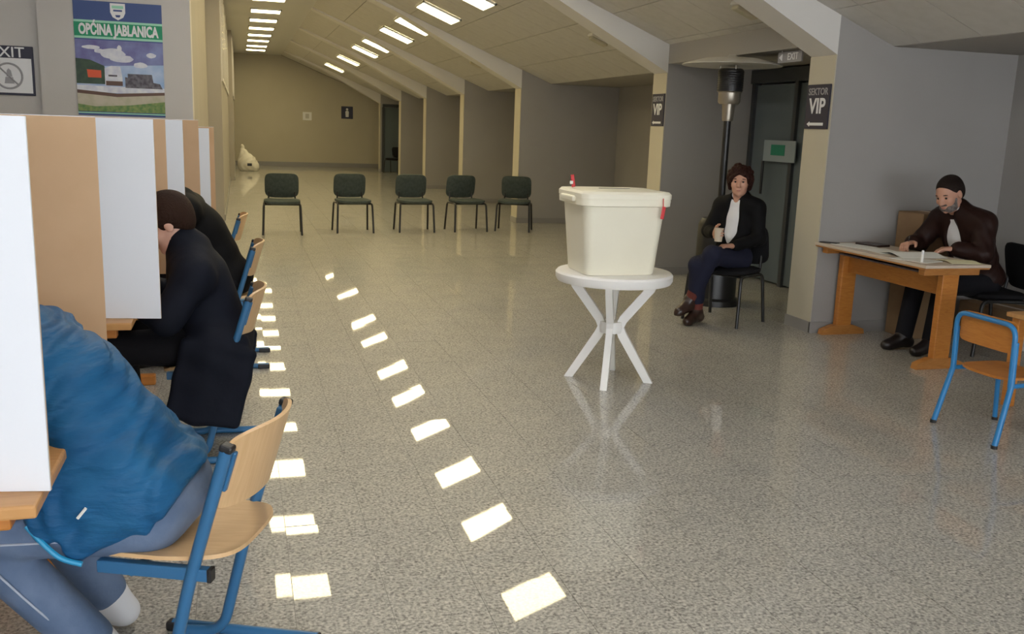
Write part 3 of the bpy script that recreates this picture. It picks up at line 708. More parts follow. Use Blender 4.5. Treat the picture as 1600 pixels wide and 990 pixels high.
# ------------------------------------------------------------------ voting booths on desks along the left
BOOTH = [  # near panel y, near edge x, far panel y, far edge x, top z, ordinal words
    (2.08, -0.405, 3.22, -0.43, 1.54, 'next to the voter in the blue jacket'),
    (3.90, -0.315, 5.05, -0.352, 1.535, 'next to the bareheaded voter in navy coat'),
    (5.66, -0.302, 6.80, -0.262, 1.53, 'next to the voter in plain black'),
    (7.45, -0.212, 8.60, -0.205, 1.47, 'at the poster wall end of the row')]
for yn, xn, yf, xf, zt, words in BOOTH:
    yc = (yn+yf)/2; zb = 0.752
    t = thing('voting_booth', 'white and brown cardboard voting screen '+words, 'voting booth', (-0.70, yc, zb), 0, 'voting screens on the desks')
    def panel(name, a, b):
        a = Vector((a[0]+0.70, a[1]-yc)); b = Vector((b[0]+0.70, b[1]-yc)); d = (b-a).normalized(); n = Vector((-d.y, d.x))
        H_ = zt-zb
        # outside white, inside brown: two bonded sheets
        for nm, off, mt in ((name, -0.0025, 'board_white'), (name+'_lining', 0.0025, 'board_brown')):
            q = [a+n*(off-0.0025), b+n*(off-0.0025), b+n*(off+0.0025), a+n*(off+0.0025)]
            if nm == name: pr = MB().prism([tuple(p) for p in q], 'z', 0, H_).build(nm, mt, t)
            else: MB().prism([tuple(p) for p in q], 'z', 0.0, H_-0.002).build(nm, mt, pr)
    L, Rr = (-1.02, yn+0.10), (-1.02, yf-0.10)
    panel('side_panel', L, (xn, yn))           # inside lies on the far side of this panel
    panel('side_panel', (xf, yf), Rr)
    panel('back_panel', Rr, L)
    d = thing('school_desk', 'wooden school desk under the voting screen '+words, 'desk', (-0.76, yc, 0), 0, 'desks under the voting screens')
    MB().rbox((0, 0, 0.736), (0.68, 1.30, 0.03), 0.006).build('tabletop', 'desk_wood', d)
    MB().rbox((-0.30, 0, 0.52), (0.018, 1.14, 0.36), 0.004).build('modesty_panel', 'desk_wood', d)
    for s in (-1, 1):
        MB().rbox((0.0, s*0.58, 0.375), (0.10, 0.05, 0.69), 0.006).build('leg', 'orange_wood', d)
        MB().rbox((0.0, s*0.58, 0.03), (0.52, 0.06, 0.06), 0.008).build('foot', 'orange_wood', d)
        MB().rbox((0.0, s*0.58, 0.70), (0.56, 0.05, 0.04), 0.006).build('bearer', 'orange_wood', d)
    ba = tag(MB().box((0, 0, 0.0015), (0.21, 0.30, 0.003)).build('ballot_paper', 'paper'), 'white ballot paper on the desk '+words, 'paper', 'ballot papers in the booths')
    ba.location = (-0.56, yc, 0.752)

# ------------------------------------------------------------------ signed distance modelling for figures and soft shapes
class SDF:
    def __init__(s, lo, hi, h):
        s.h = h; s.lo = np.array(lo, float); s.n = np.ceil((np.array(hi)-s.lo)/h).astype(int)+1
        s.F = np.full(s.n, 0.5, np.float32)
    def _reg(s, lo, hi, k):
        a = np.maximum(np.floor((np.array(lo)-k-2*s.h-s.lo)/s.h).astype(int), 0)
        b = np.minimum(np.ceil((np.array(hi)+k+2*s.h-s.lo)/s.h).astype(int)+1, s.n)
        if np.any(b <= a): return None
        ax = [s.lo[i]+s.h*np.arange(a[i], b[i], dtype=np.float32) for i in range(3)]
        P = np.meshgrid(*ax, indexing='ij')
        return tuple(slice(a[i], b[i]) for i in range(3)), [p.astype(np.float32) for p in P]
    def _op(s, sl, d, k, sub):
        A = s.F[sl]
        if sub:
            d = -d; hh = np.clip(0.5-0.5*(A-d)/k, 0, 1); s.F[sl] = A*(1-hh)+d*hh+k*hh*(1-hh)
        else:
            hh = np.clip(0.5+0.5*(d-A)/k, 0, 1); s.F[sl] = d*(1-hh)+A*hh-k*hh*(1-hh)
    def cone(s, a, b, ra, rb, k=0.02, sub=False):
        a = np.array(a, float); b = np.array(b, float); r = max(ra, rb)
        g = s._reg(np.minimum(a, b)-r, np.maximum(a, b)+r, k)
        if g is None: return
        sl, (x, y, z) = g; ab = b-a; L = float(ab@ab)+1e-9
        t = np.clip(((x-a[0])*ab[0]+(y-a[1])*ab[1]+(z-a[2])*ab[2])/L, 0, 1)
        d = np.sqrt((x-a[0]-t*ab[0])**2+(y-a[1]-t*ab[1])**2+(z-a[2]-t*ab[2])**2)-(ra+(rb-ra)*t)
        s._op(sl, d.astype(np.float32), k, sub)
    def ell(s, c, r, F=None, k=0.03, sub=False):
        c = np.array(c, float); R_ = max(r); g = s._reg(c-R_, c+R_, k)
        if g is None: return
        sl, (x, y, z) = g; F = np.eye(3) if F is None else F     # rows: local axes
        q = [F[i][0]*(x-c[0])+F[i][1]*(y-c[1])+F[i][2]*(z-c[2]) for i in range(3)]
        k0 = np.sqrt(sum((q[i]/r[i])**2 for i in range(3)))+1e-6; k1 = np.sqrt(sum((q[i]/r[i]**2)**2 for i in range(3)))+1e-6
        s._op(sl, (k0*(k0-1)/k1).astype(np.float32), k, sub)
    def box(s, c, d, F=None, r=0.02, k=0.02, sub=False):
        c = np.array(c, float); R_ = float(np.linalg.norm(np.array(d)/2)); g = s._reg(c-R_, c+R_, k)
        if g is None: return
        sl, (x, y, z) = g; F = np.eye(3) if F is None else F
        q = [np.abs(F[i][0]*(x-c[0])+F[i][1]*(y-c[1])+F[i][2]*(z-c[2]))-(d[i]/2-r) for i in range(3)]
        D = np.sqrt(sum(np.maximum(v, 0)**2 for v in q))+np.minimum(np.maximum(np.maximum(q[0], q[1]), q[2]), 0)-r
        s._op(sl, D.astype(np.float32), k, sub)
    def cut(s, p, n):
        """remove everything on the side n points to"""
        ax = [s.lo[i]+s.h*np.arange(s.n[i], dtype=np.float32) for i in range(3)]
        D = ((ax[0]-p[0])*n[0])[:, None, None]+((ax[1]-p[1])*n[1])[None, :, None]+((ax[2]-p[2])*n[2])[None, None, :]
        s.F = np.maximum(s.F, D.astype(np.float32))
    def ripple(s, fn):
        ax = [s.lo[i]+s.h*np.arange(s.n[i], dtype=np.float32) for i in range(3)]
        m = np.abs(s.F) < 0.04; I = np.argwhere(m)
        s.F[m] += fn(ax[0][I[:, 0]], ax[1][I[:, 1]], ax[2][I[:, 2]]).astype(np.float32)
    def mesh(s, name, material):
        F = s.F; n = F.shape; ins = F < 0
        mn = np.zeros(tuple(x-1 for x in n), np.uint8)
        for dx in (0, 1):
            for dy in (0, 1):
                for dz in (0, 1): mn += ins[dx:n[0]-1+dx, dy:n[1]-1+dy, dz:n[2]-1+dz]
        cells = np.argwhere((mn > 0) & (mn < 8)); N = len(cells)
        idx = -np.ones(mn.shape, np.int32); idx[tuple(cells.T)] = np.arange(N)
        acc = np.zeros((N, 3)); cnt = np.zeros(N)
        cor = np.array([(i, j, k) for i in (0, 1) for j in (0, 1) for k in (0, 1)])
        vals = np.stack([F[cells[:, 0]+c[0], cells[:, 1]+c[1], cells[:, 2]+c[2]] for c in cor], 1)
        for a in range(8):
            for b in range(a+1, 8):
                if np.abs(cor[a]-cor[b]).sum() != 1: continue
                va, vb = vals[:, a], vals[:, b]; mk = (va < 0) != (vb < 0); t = va/(va-vb+1e-12)
                p = cor[a]+t[:, None]*(cor[b]-cor[a]); acc[mk] += p[mk]; cnt[mk] += 1
        V = s.lo+s.h*(cells+acc/np.maximum(cnt, 1)[:, None])
        quads = []
        for ax in range(3):
            o1, o2 = (ax+1) % 3, (ax+2) % 3
            A = ins; sa = [slice(None)]*3; sb = [slice(None)]*3; sa[ax] = slice(0, -1); sb[ax] = slice(1, None)
            E_ = np.argwhere(A[tuple(sa)] != A[tuple(sb)])
            E_ = E_[(E_[:, o1] > 0) & (E_[:, o2] > 0) & (E_[:, o1] < n[o1]-1) & (E_[:, o2] < n[o2]-1)]
            if not len(E_): continue
            fl = A[tuple(E_.T)]; q = []
            for u, v in ((0, 0), (1, 0), (1, 1), (0, 1)):
                c = E_.copy(); c[:, o1] -= 1-u; c[:, o2] -= 1-v; q.append(idx[tuple(c.T)])
            q = np.stack(q, 1); q[~fl] = q[~fl][:, ::-1]; quads.append(q)
        Q = np.concatenate(quads); Q = Q[(Q >= 0).all(1)]
        me = bpy.data.meshes.new(name); me.vertices.add(N); me.vertices.foreach_set('co', V.astype(np.float32).ravel())
        me.loops.add(len(Q)*4); me.loops.foreach_set('vertex_index', Q.astype(np.int32).ravel())
        me.polygons.add(len(Q)); me.polygons.foreach_set('loop_start', np.arange(0, len(Q)*4, 4, dtype=np.int32))
        me.polygons.foreach_set('loop_total', np.full(len(Q), 4, np.int32)); me.polygons.foreach_set('use_smooth', np.ones(len(Q), bool))
        me.update(calc_edges=True); me.validate(); me.materials.append(M[material]); return me

V3 = lambda *a: np.array(a, float)
def unit(v): v = np.array(v, float); return v/np.linalg.norm(v)
def frame(up, left=(0, 1, 0)):
    u = unit(up); l = np.array(left, float); l = unit(l-u*(l@u)); return np.stack([np.cross(l, u), l, u])    # forward, left, up
def at(c, F, x, y, z): return np.array(c)+F[0]*x+F[1]*y+F[2]*z

def hand(S, w, d, nrm, thumb, curl=0.5, k=0.008, sc_=1.0):
    d = unit(d); nrm = unit(np.array(nrm)-d*(np.array(nrm)@d)); t = unit(np.array(thumb)-d*(np.array(thumb)@d)-nrm*(np.array(thumb)@nrm))
    offs = (0.031, 0.0105, -0.0105, -0.030); lens = (0.90, 1.0, 0.93, 0.74)
    for o, L in zip(offs, lens):
        k1 = w+d*0.088*sc_+t*o*sc_
        S.cone(w+t*o*0.55*sc_+d*0.012, k1, 0.0155*sc_, 0.0125*sc_, 0.012)
        p = k1; a = 0.15
        for seg, r0 in ((0.040, 0.0098), (0.027, 0.0090), (0.021, 0.0082)):
            a += curl*0.75; dd = d*math.cos(a)+nrm*math.sin(a); q = p+dd*seg*L*sc_
            S.cone(p, q, r0*sc_, (r0-0.0008)*sc_, k*0.5); p = q
    b = w+d*0.022*sc_+t*0.026*sc_; p = b
    for (ct, cd, cn), seg, r0 in (((0.75, 0.6, 0.25), 0.042, 0.0145), ((0.45, 0.8, 0.35), 0.032, 0.0108), ((0.25, 0.85, 0.45), 0.025, 0.0098)):
        q = p+unit(t*ct+d*cd+nrm*cn)*seg*sc_; S.cone(p, q, r0*sc_, (r0-0.001)*sc_, k); p = q

def head(S, c, F, s=1.0):
    e = lambda x, y, z, r, k=0.02, sub=False: S.ell(at(c, F, x*s, y*s, z*s), tuple(q*s for q in r), F, k, sub)
    e(-0.012, 0, 0.035, (0.098, 0.077, 0.088), 0.02)
    e(0.022, 0, -0.020, (0.072, 0.064, 0.098), 0.03)
    e(0.040, 0, -0.080, (0.046, 0.044, 0.038), 0.03)
    e(0.072, 0, 0.022, (0.022, 0.050, 0.014), 0.02)
    for sy in (-1, 1):
        e(0.098, sy*0.032, 0.004, (0.014, 0.017, 0.011), 0.012, True)
        e(0.062, sy*0.042, -0.028, (0.026, 0.022, 0.022), 0.02)
        e(-0.006, sy*0.079, -0.008, (0.020, 0.009, 0.031), 0.008)
    S.cone(at(c, F, 0.090*s, 0, 0.008*s), at(c, F, 0.110*s, 0, -0.030*s), 0.009*s, 0.0125*s, 0.012)
    for sy in (-1, 1): e(0.100, sy*0.012, -0.034, (0.010, 0.008, 0.008), 0.008)
    e(0.086, 0, -0.062, (0.012, 0.024, 0.008), 0.01)
    e(0.083, 0, -0.073, (0.012, 0.020, 0.007), 0.008)
    e(0.080, 0, -0.100, (0.014, 0.018, 0.014), 0.015)

def face_bits(root, body, c, F, hairmat, s=1.0, beard=False):
    for sy in (-1, 1):
        e = MB(); p = at(c, F, 0.0785*s, sy*0.031*s, 0.003*s); n = 8; vs = []; fs = []
        for i in range(n+1):
            th = PI*i/n
            for j in range(10): ph = 2*PI*j/10; vs.append(tuple(p+0.0105*s*V3(math.sin(th)*math.cos(ph), math.sin(th)*math.sin(ph), math.cos(th))))
        for i in range(n):
            for j in range(10): fs.append((i*10+j, i*10+(j+1) % 10, (i+1)*10+(j+1) % 10, (i+1)*10+j))
        e.add(vs, fs).build('eye', 'eye_dark', body, True)
        MB().tube([tuple(at(c, F, (0.092-0.012*u*u)*s, sy*(0.014+0.036*u)*s, (0.026+0.008*u-0.010*u*u)*s)) for u in (0, 0.33, 0.66, 1)], [0.003, 0.0045, 0.004, 0.002], 6).build('eyebrow', hairmat, body, True)
    MB().tube([tuple(at(c, F, (0.097-0.016*u*u)*s, 0.024*u*s, -0.0675*s)) for u in (-1, -0.5, 0, 0.5, 1)], [0.002, 0.0045, 0.005, 0.0045, 0.002], 6).build('lips', 'lips', body, True)

def grid_around(pts, pad, h): P = np.array(pts); return SDF(P.min(0)-pad, P.max(0)+pad, h)

def torso(S, J, o, top=True, k=0.04):
    g = J.get('girth', 1.0); Fp = frame(J['pel_up'], J.get('pel_left', (0, 1, 0))); Fc = frame(np.array(J['neck'])-np.array(J['chest']), np.array(J['shL'])-np.array(J['shR']))
    p, c = np.array(J['pelvis'], float), np.array(J['chest'], float); mid = (p+c)/2+Fc[0]*J.get('belly', 0.0)
    S.ell(p, (0.125*g+o, 0.165*g+o, 0.115+o), Fp, k); S.ell(mid, (0.112*g+o, 0.148*g+o, 0.155+o), frame(c-p), k)
    S.ell(c, (0.112*g+o, 0.160*g+o, 0.165+o), Fc, k)
    a, b = np.array(J['shL']), np.array(J['shR']); n = np.array(J['neck'])
    S.cone(a*0.8+b*0.2, b*0.8+a*0.2, 0.062*g+o, 0.062*g+o, 0.05)
    for sh in (a, b): S.cone(sh, n, 0.052*g+o, 0.050+o, 0.05)
    return Fp, Fc
def arm(S, J, q, o, g=1.0, end=1.0):
    a, e, w_ = (np.array(J[x+q], float) for x in ('sh', 'el', 'wr')); w2 = e+(w_-e)*end
    S.cone(a, e, 0.056*g+o, 0.043*g+o, 0.04); S.cone(e, w2, 0.043*g+o, (0.029 if o < 0.005 else 0.034)*g+o*0.8, 0.02)
def leg(S, J, q, o, g=1.0, end=1.0):
    a, e, w_ = (np.array(J[x+q], float) for x in ('hip', 'kn', 'an')); w2 = e+(w_-e)*end
    S.cone(a, e, 0.086*g+o, 0.058*g+o, 0.04); S.cone(e, w2, 0.058*g+o, (0.040 if o < 0.005 else 0.050)*g+o, 0.03)
def alljoints(J): return [J[k] for k in J if isinstance(J[k], tuple) and len(J[k]) == 3 and k not in ('pel_up', 'pel_left', 'head_up', 'head_left') and not k.startswith('h_')]

def build_body(root, J, skin, s=1.0, h=0.006):
    S = grid_around(alljoints(J), 0.26, h); g = J.get('girth', 1.0)
    torso(S, J, 0.0)
    hc = np.array(J['head'], float); Fh = frame(J['head_up'], J['head_left'])
    S.cone(J['neck'], at(hc, Fh, -0.015, 0, -0.05), 0.058, 0.052, 0.025)
    head(S, hc, Fh, s)
    for q in 'LR':
        arm(S, J, q, 0.0, g); leg(S, J, q, 0.0, g)
        S.cone(J['an'+q], J['toe'+q], 0.040, 0.030, 0.02)
        hd = J['h_'+q]; hand(S, np.array(J['wr'+q], float), hd[0], hd[1], hd[2], hd[3])
    return link('body', S.mesh('body', skin), root), hc, Fh

def hair_short(root, hc, Fh, material, s=1.0, big=0.0):
    S = SDF(hc-0.2, hc+0.2, 0.006)
    S.ell(at(hc, Fh, -0.018*s, 0, 0.040*s), (0.108*s+big, 0.086*s+big, 0.096*s+big), Fh, 0.01)
    S.ell(at(hc, Fh, -0.060*s, 0, -0.005*s), (0.056*s, 0.072*s, 0.075*s), Fh, 0.03)
    S.ell(at(hc, Fh, 0.100*s, 0, -0.025*s), (0.088*s, 0.105*s, 0.106*s), Fh, 0.012, True)
    S.ell(at(hc, Fh, 0.012*s, 0, -0.095*s), (0.075*s, 0.12*s, 0.085*s), Fh, 0.012, True)
    return link('hair', S.mesh('hair', material), root)

def shoe(root, J, q, material, sole='black_plastic', name='shoe', hgt=0.0):
    a, t_ = np.array(J['an'+q], float), np.array(J['toe'+q], float); d = unit((t_-a)*V3(1, 1, 0)) if hgt == 0 else unit(t_-a)
    S = grid_around([a, t_], 0.12, 0.006); heel = a-d*0.045; heel = V3(heel[0], heel[1], min(a[2]-0.045, heel[2]))
    S.cone(a+V3(0, 0, 0.015), heel, 0.050, 0.040, 0.02); S.cone(heel, t_, 0.040, 0.036, 0.03); S.cone(a, t_, 0.048, 0.036, 0.03)
    S.cone(t_, t_+d*0.03, 0.036, 0.030, 0.02)
    zc = max(0.0, min(heel[2], t_[2])-0.036)
    S.cut((0, 0, zc+0.001), (0, 0, -1))
    return link(name, S.mesh(name, material), root)

def flat_tube(root, name, pts, r, material, parent=None): return MB().tube(fillet([tuple(p) for p in pts], 0.06, 4), r, 8).build(name, material, parent or root, True)

# ---- voter 1, blue jacket and jeans, bent low over the desk (local +x = forward)
def person(label, loc, rz): return thing('person', label, 'person', loc, rz)
p1 = person('person in crinkled blue jacket and jeans bent over the desk in the voting booth', (-0.185, 2.545, 0), 172)
J = dict(pelvis=(0.045, 0, 0.555), chest=(0.265, 0, 0.84), neck=(0.425, 0, 0.985), pel_up=(0.35, 0, 0.94), girth=1.05,
         shL=(0.37, 0.185, 0.925), shR=(0.37, -0.185, 0.925), elL=(0.44, 0.23, 0.80), elR=(0.44, -0.25, 0.80), wrL=(0.63, 0.10, 0.80), wrR=(0.63, -0.12, 0.80),
         hipL=(0.06, 0.10, 0.52), hipR=(0.06, -0.10, 0.52), knL=(0.475, 0.12, 0.495), knR=(0.44, -0.17, 0.50),
         anL=(0.225, 0.02, 0.105), anR=(0.27, -0.27, 0.10), toeL=(0.335, 0.05, 0.036), toeR=(0.38, -0.29, 0.036),
         head=(0.565, 0, 1.05), head_up=(0.55, 0, 0.83), head_left=(0, 1, 0),
         h_L=((1, -0.3, -0.05), (0, 0, -1), (0, -1, 0), 0.35), h_R=((1, 0.3, -0.05), (0, 0, -1), (0, 1, 0), 0.35))
body, hc, Fh = build_body(p1, J, 'skin_light'); hair_short(p1, hc, Fh, 'hair_brown'); face_bits(p1, body, hc, Fh, 'hair_brown')
S = grid_around([J[k] for k in ('pelvis', 'chest', 'neck', 'shL', 'shR', 'elL', 'elR', 'wrL', 'wrR')]+[(0.2, 0.3, 0.35)], 0.25, 0.008)
Fp, Fc = torso(S, J, 0.030)
for q in 'LR': arm(S, J, q, 0.024, 1.05, 0.93)
S.cone(J['neck'], at(J['neck'], Fc, 0.02, 0, 0.05), 0.085, 0.075, 0.03)
S.ell(at(J['neck'], Fc, 0.06, 0, 0.10), (0.06, 0.06, 0.09), Fc, 0.01, True)
# loose front skirt of the jacket hanging over the thighs on both sides
for sy in (1, -1):
    S.cone((0.02, sy*0.165, 0.62), (0.20, sy*0.19, 0.47), 0.055, 0.030, 0.06)
    S.cone((0.10, sy*0.17, 0.68), (0.27, sy*0.185, 0.52), 0.06, 0.030, 0.06)
    S.cone((0.20, sy*0.16, 0.74), (0.30, sy*0.17, 0.56), 0.06, 0.035, 0.06)
S.cut((-0.01, 0, 0.56), unit((-0.75, 0, -0.66)))
S.ripple(lambda x, y, z: 0.0035*np.sin(70*(x*0.75+z*0.66)+6*np.sin(9*y+14*z)+3*np.sin(23*x)))
jk = link('jacket', S.mesh('jacket', 'jacket_blue'), p1)
flat_tube(p1, 'hem_trim', [(0.185, 0.222, 0.447), (0.235, 0.222, 0.462), (0.275, 0.216, 0.50), (0.315, 0.205, 0.545)], 0.007, 'trim_cyan', jk)
MB().tube([(0.165, 0.232, 0.60), (0.185, 0.236, 0.575)], 0.004, 6).build('zip_pull', 'paper', jk, True)
S = grid_around([J[k] for k in ('pelvis', 'hipL', 'hipR', 'knL', 'knR', 'anL', 'anR')], 0.2, 0.008)
S.ell(J['pelvis'], (0.142, 0.18, 0.125), frame(J['pel_up']), 0.04)
for q in 'LR': leg(S, J, q, 0.014, 1.02, 0.93)
S.cut(at(J['pelvis'], frame(J['pel_up']), 0, 0, 0.10), unit(J['pel_up']))
jn = link('jeans', S.mesh('jeans', 'denim'), p1)
flat_tube(p1, 'seam', [(0.08, 0.187, 0.50), (0.25, 0.196, 0.495), (0.44, 0.196, 0.49)], 0.003, 'stitch', jn)
flat_tube(p1, 'seam', [(0.44, 0.188, 0.46), (0.34, 0.145, 0.30), (0.26, 0.085, 0.16)], 0.003, 'stitch', jn)
for q in 'LR': shoe(p1, J, q, 'shoe_white')

# ---- voter 2, long navy coat
p2 = person('bareheaded person in long navy coat seated at the voting booth', (-0.11, 4.45, 0), 178)
J = dict(pelvis=(0.01, 0, 0.555), chest=(0.075, 0, 0.80), neck=(0.125, 0, 0.965), pel_up=(0.2, 0, 1), girth=0.97, belly=-0.01,
         shL=(0.085, 0.185, 0.86), shR=(0.085, -0.185, 0.86), elL=(0.20, 0.25, 0.68), elR=(0.22, -0.25, 0.70), wrL=(0.42, 0.14, 0.805), wrR=(0.43, -0.12, 0.805),
         hipL=(0.03, 0.10, 0.52), hipR=(0.03, -0.10, 0.52), knL=(0.45, 0.11, 0.53), knR=(0.45, -0.12, 0.53),
         anL=(0.42, 0.11, 0.10), anR=(0.42, -0.12, 0.10), toeL=(0.55, 0.12, 0.036), toeR=(0.55, -0.13, 0.036),
         head=(0.205, 0.0, 1.075), head_up=(0.50, 0, 0.87), head_left=(0, 1, 0),
         h_L=((1, -0.4, -0.05), (0, 0, -1), (0, -1, 0), 0.35), h_R=((1, 0.4, -0.05), (0, 0, -1), (0, 1, 0), 0.5))
body, hc, Fh = build_body(p2, J, 'skin_light'); hair_short(p2, hc, Fh, 'hair_brown', 1.04, 0.004); face_bits(p2, body, hc, Fh, 'hair_brown')
S = grid_around([J[k] for k in ('pelvis', 'chest', 'neck', 'shL', 'shR', 'elL', 'elR', 'wrL', 'wrR')]+[(0.25, 0.3, 0.15), (-0.15, -0.3, 0.15)], 0.2, 0.008)
Fp, Fc = torso(S, J, 0.030)
for q in 'LR': arm(S, J, q, 0.026, 1.0, 0.93)
S.cone(J['neck'], at(J['neck'], Fc, 0.01, 0, 0.035), 0.080, 0.072, 0.03)
for sy in (1, -1):                                 # coat skirts draped over the seat and hanging at the sides
    S.box((0.025, sy*0.238, 0.385), (0.33, 0.060, 0.37), frame((-0.24, -sy*0.12, 1.0)), 0.028, 0.06)
    S.cone((0.02, sy*0.20, 0.54), (0.10, sy*0.25, 0.24), 0.06, 0.030, 0.06)
S.box((-0.115, 0, 0.47), (0.05, 0.40, 0.24), None, 0.024, 0.05)
S.ell((0.02, 0, 0.56), (0.17, 0.22, 0.12), None, 0.05)
S.ell(at(J['neck'], Fc, 0.045, 0, 0.09), (0.055, 0.055, 0.085), Fc, 0.01, True)
S.ripple(lambda x, y, z: 0.003*np.sin(22*x+8*np.sin(6*z)+10*y))
link('coat', S.mesh('coat', 'coat_navy'), p2)
S = SDF(np.array(J['neck'])-0.14, np.array(J['neck'])+0.16, 0.006); S.cone(J['neck'], at(J['neck'], Fc, 0.0, 0, 0.055), 0.074, 0.064, 0.02); S.cut(at(J['neck'], Fc, 0, 0, 0.052), Fc[2])
S.ell(at(J['neck'], Fc, 0.0, 0, 0.08), (0.052, 0.052, 0.07), Fc, 0.005, True)
link('shirt_collar', S.mesh('shirt_collar', 'shirt_white'), p2)
S = grid_around([J[k] for k in ('pelvis', 'hipL', 'hipR', 'knL', 'knR', 'anL', 'anR')], 0.2, 0.008); S.ell(J['pelvis'], (0.14, 0.18, 0.12), frame(J['pel_up']), 0.04)
for q in 'LR': leg(S, J, q, 0.014, 1.0, 0.95)
link('trousers', S.mesh('trousers', 'trouser_dark'), p2)
for q in 'LR': shoe(p2, J, q, 'shoe_black')

# ---- voter 3, plain black jacket, head behind the screen
p3 = person('person in plain black jacket bent forward with head hidden by a voting screen', (-0.075, 6.15, 0), 178)
J = dict(pelvis=(0.0, 0, 0.555), chest=(0.155, 0, 0.86), neck=(0.285, 0, 1.035), pel_up=(0.25, 0, 0.97), girth=0.98,
         shL=(0.235, 0.185, 0.985), shR=(0.235, -0.185, 0.985), elL=(0.35, 0.24, 0.78), elR=(0.35, -0.24, 0.78), wrL=(0.52, 0.13, 0.805), wrR=(0.52, -0.13, 0.805),
         hipL=(0.02, 0.10, 0.52), hipR=(0.02, -0.10, 0.52), knL=(0.45, 0.11, 0.53), knR=(0.45, -0.12, 0.53),
         anL=(0.42, 0.11, 0.10), anR=(0.42, -0.12, 0.10), toeL=(0.55, 0.12, 0.036), toeR=(0.55, -0.13, 0.036),
         head=(0.385, 0.0, 1.13), head_up=(0.45, 0, 0.89), head_left=(0, 1, 0),
         h_L=((1, -0.4, -0.05), (0, 0, -1), (0, -1, 0), 0.35), h_R=((1, 0.4, -0.05), (0, 0, -1), (0, 1, 0), 0.5))
body, hc, Fh = build_body(p3, J, 'skin_light'); hair_short(p3, hc, Fh, 'hair_dark'); face_bits(p3, body, hc, Fh, 'hair_dark')
S = grid_around([J[k] for k in ('pelvis', 'chest', 'neck', 'shL', 'shR', 'elL', 'elR', 'wrL', 'wrR')], 0.2, 0.008)
Fp, Fc = torso(S, J, 0.028)
for q in 'LR': arm(S, J, q, 0.024, 1.0, 0.93)
S.cone(J['neck'], at(J['neck'], Fc, 0.01, 0, 0.03), 0.078, 0.070, 0.03)
S.ell(at(J['neck'], Fc, 0.045, 0, 0.085), (0.055, 0.055, 0.085), Fc, 0.01, True)
S.cut((0, 0, 0.46), (0, 0, -1))
link('jacket', S.mesh('jacket', 'coat_black'), p3)
S = SDF(np.array(J['neck'])-0.14, np.array(J['neck'])+0.16, 0.006); S.cone(J['neck'], at(J['neck'], Fc, 0.0, 0, 0.05), 0.074, 0.064, 0.02); S.cut(at(J['neck'], Fc, 0, 0, 0.047), Fc[2])
S.ell(at(J['neck'], Fc, 0.0, 0, 0.08), (0.052, 0.052, 0.07), Fc, 0.005, True)
link('shirt_collar', S.mesh('shirt_collar', 'shirt_white'), p3)
S = grid_around([J[k] for k in ('pelvis', 'hipL', 'hipR', 'knL', 'knR', 'anL', 'anR')], 0.2, 0.008); S.ell(J['pelvis'], (0.14, 0.18, 0.12), frame(J['pel_up']), 0.04)
for q in 'LR': leg(S, J, q, 0.014, 1.0, 0.95)
link('trousers', S.mesh('trousers', 'trouser_dark'), p3)
for q in 'LR': shoe(p3, J, q, 'shoe_black')

# ---- seated woman with a cup, legs crossed
p4 = person('curly haired person in black jacket and white shirt seated holding a cup', (3.96, 6.98, 0), 211)
J = dict(pelvis=(-0.06, 0, 0.56), chest=(-0.115, 0, 0.83), neck=(-0.12, 0, 1.02), pel_up=(-0.1, 0, 1), girth=0.86,
         shL=(-0.12, 0.165, 0.965), shR=(-0.12, -0.165, 0.965), elL=(-0.08, 0.225, 0.715), elR=(-0.01, -0.215, 0.745), wrL=(0.165, 0.13, 0.665), wrR=(0.195, -0.03, 0.755),
         hipL=(-0.03, 0.09, 0.53), hipR=(-0.03, -0.09, 0.53), knL=(0.37, 0.06, 0.60), knR=(0.38, -0.06, 0.50),
         anL=(0.36, -0.06, 0.22), anR=(0.33, -0.07, 0.10), toeL=(0.475, -0.07, 0.145), toeR=(0.445, -0.07, 0.036),
         head=(-0.095, 0.0, 1.175), head_up=(0.02, 0, 1), head_left=(-0.42, 0.9, 0),
         h_L=((0.85, -0.45, 0.0), (0, 0, -1), (0.3, -1, 0), 0.45), h_R=((0.8, 0.45, 0.05), (-0.3, 0.9, 0), (0.1, 0, 1), 0.75))
# crossed legs: right leg planted, left leg over it
J['anL'] = (0.385, -0.10, 0.20); J['toeL'] = (0.49, -0.13, 0.115)
body, hc, Fh = build_body(p4, J, 'skin'); face_bits(p4, body, hc, Fh, 'hair_red')
S = SDF(hc-0.22, hc+0.22, 0.006)
S.ell(at(hc, Fh, -0.025, 0, 0.045), (0.112, 0.098, 0.098), Fh, 0.01)
for sy in (-1, 1): S.cone(at(hc, Fh, -0.01, sy*0.085, 0.02), at(hc, Fh, -0.02, sy*0.078, -0.055), 0.03, 0.02, 0.02)
for k in range(70):
    v = unit(np.random.normal(size=3)); v[2] = abs(v[2])*1.0-0.45; v = unit(v)
    S.ell(at(hc, Fh, -0.025+v[0]*0.106, v[1]*0.094, 0.045+v[2]*0.096), (0.021,)*3, None, 0.012)
S.ell(at(hc, Fh, 0.100, 0, -0.045), (0.085, 0.072, 0.105), Fh, 0.012, True)
S.ell(at(hc, Fh, 0.04, 0, -0.155), (0.10, 0.12, 0.085), Fh, 0.015, True)
link('hair', S.mesh('hair', 'hair_red'), p4)
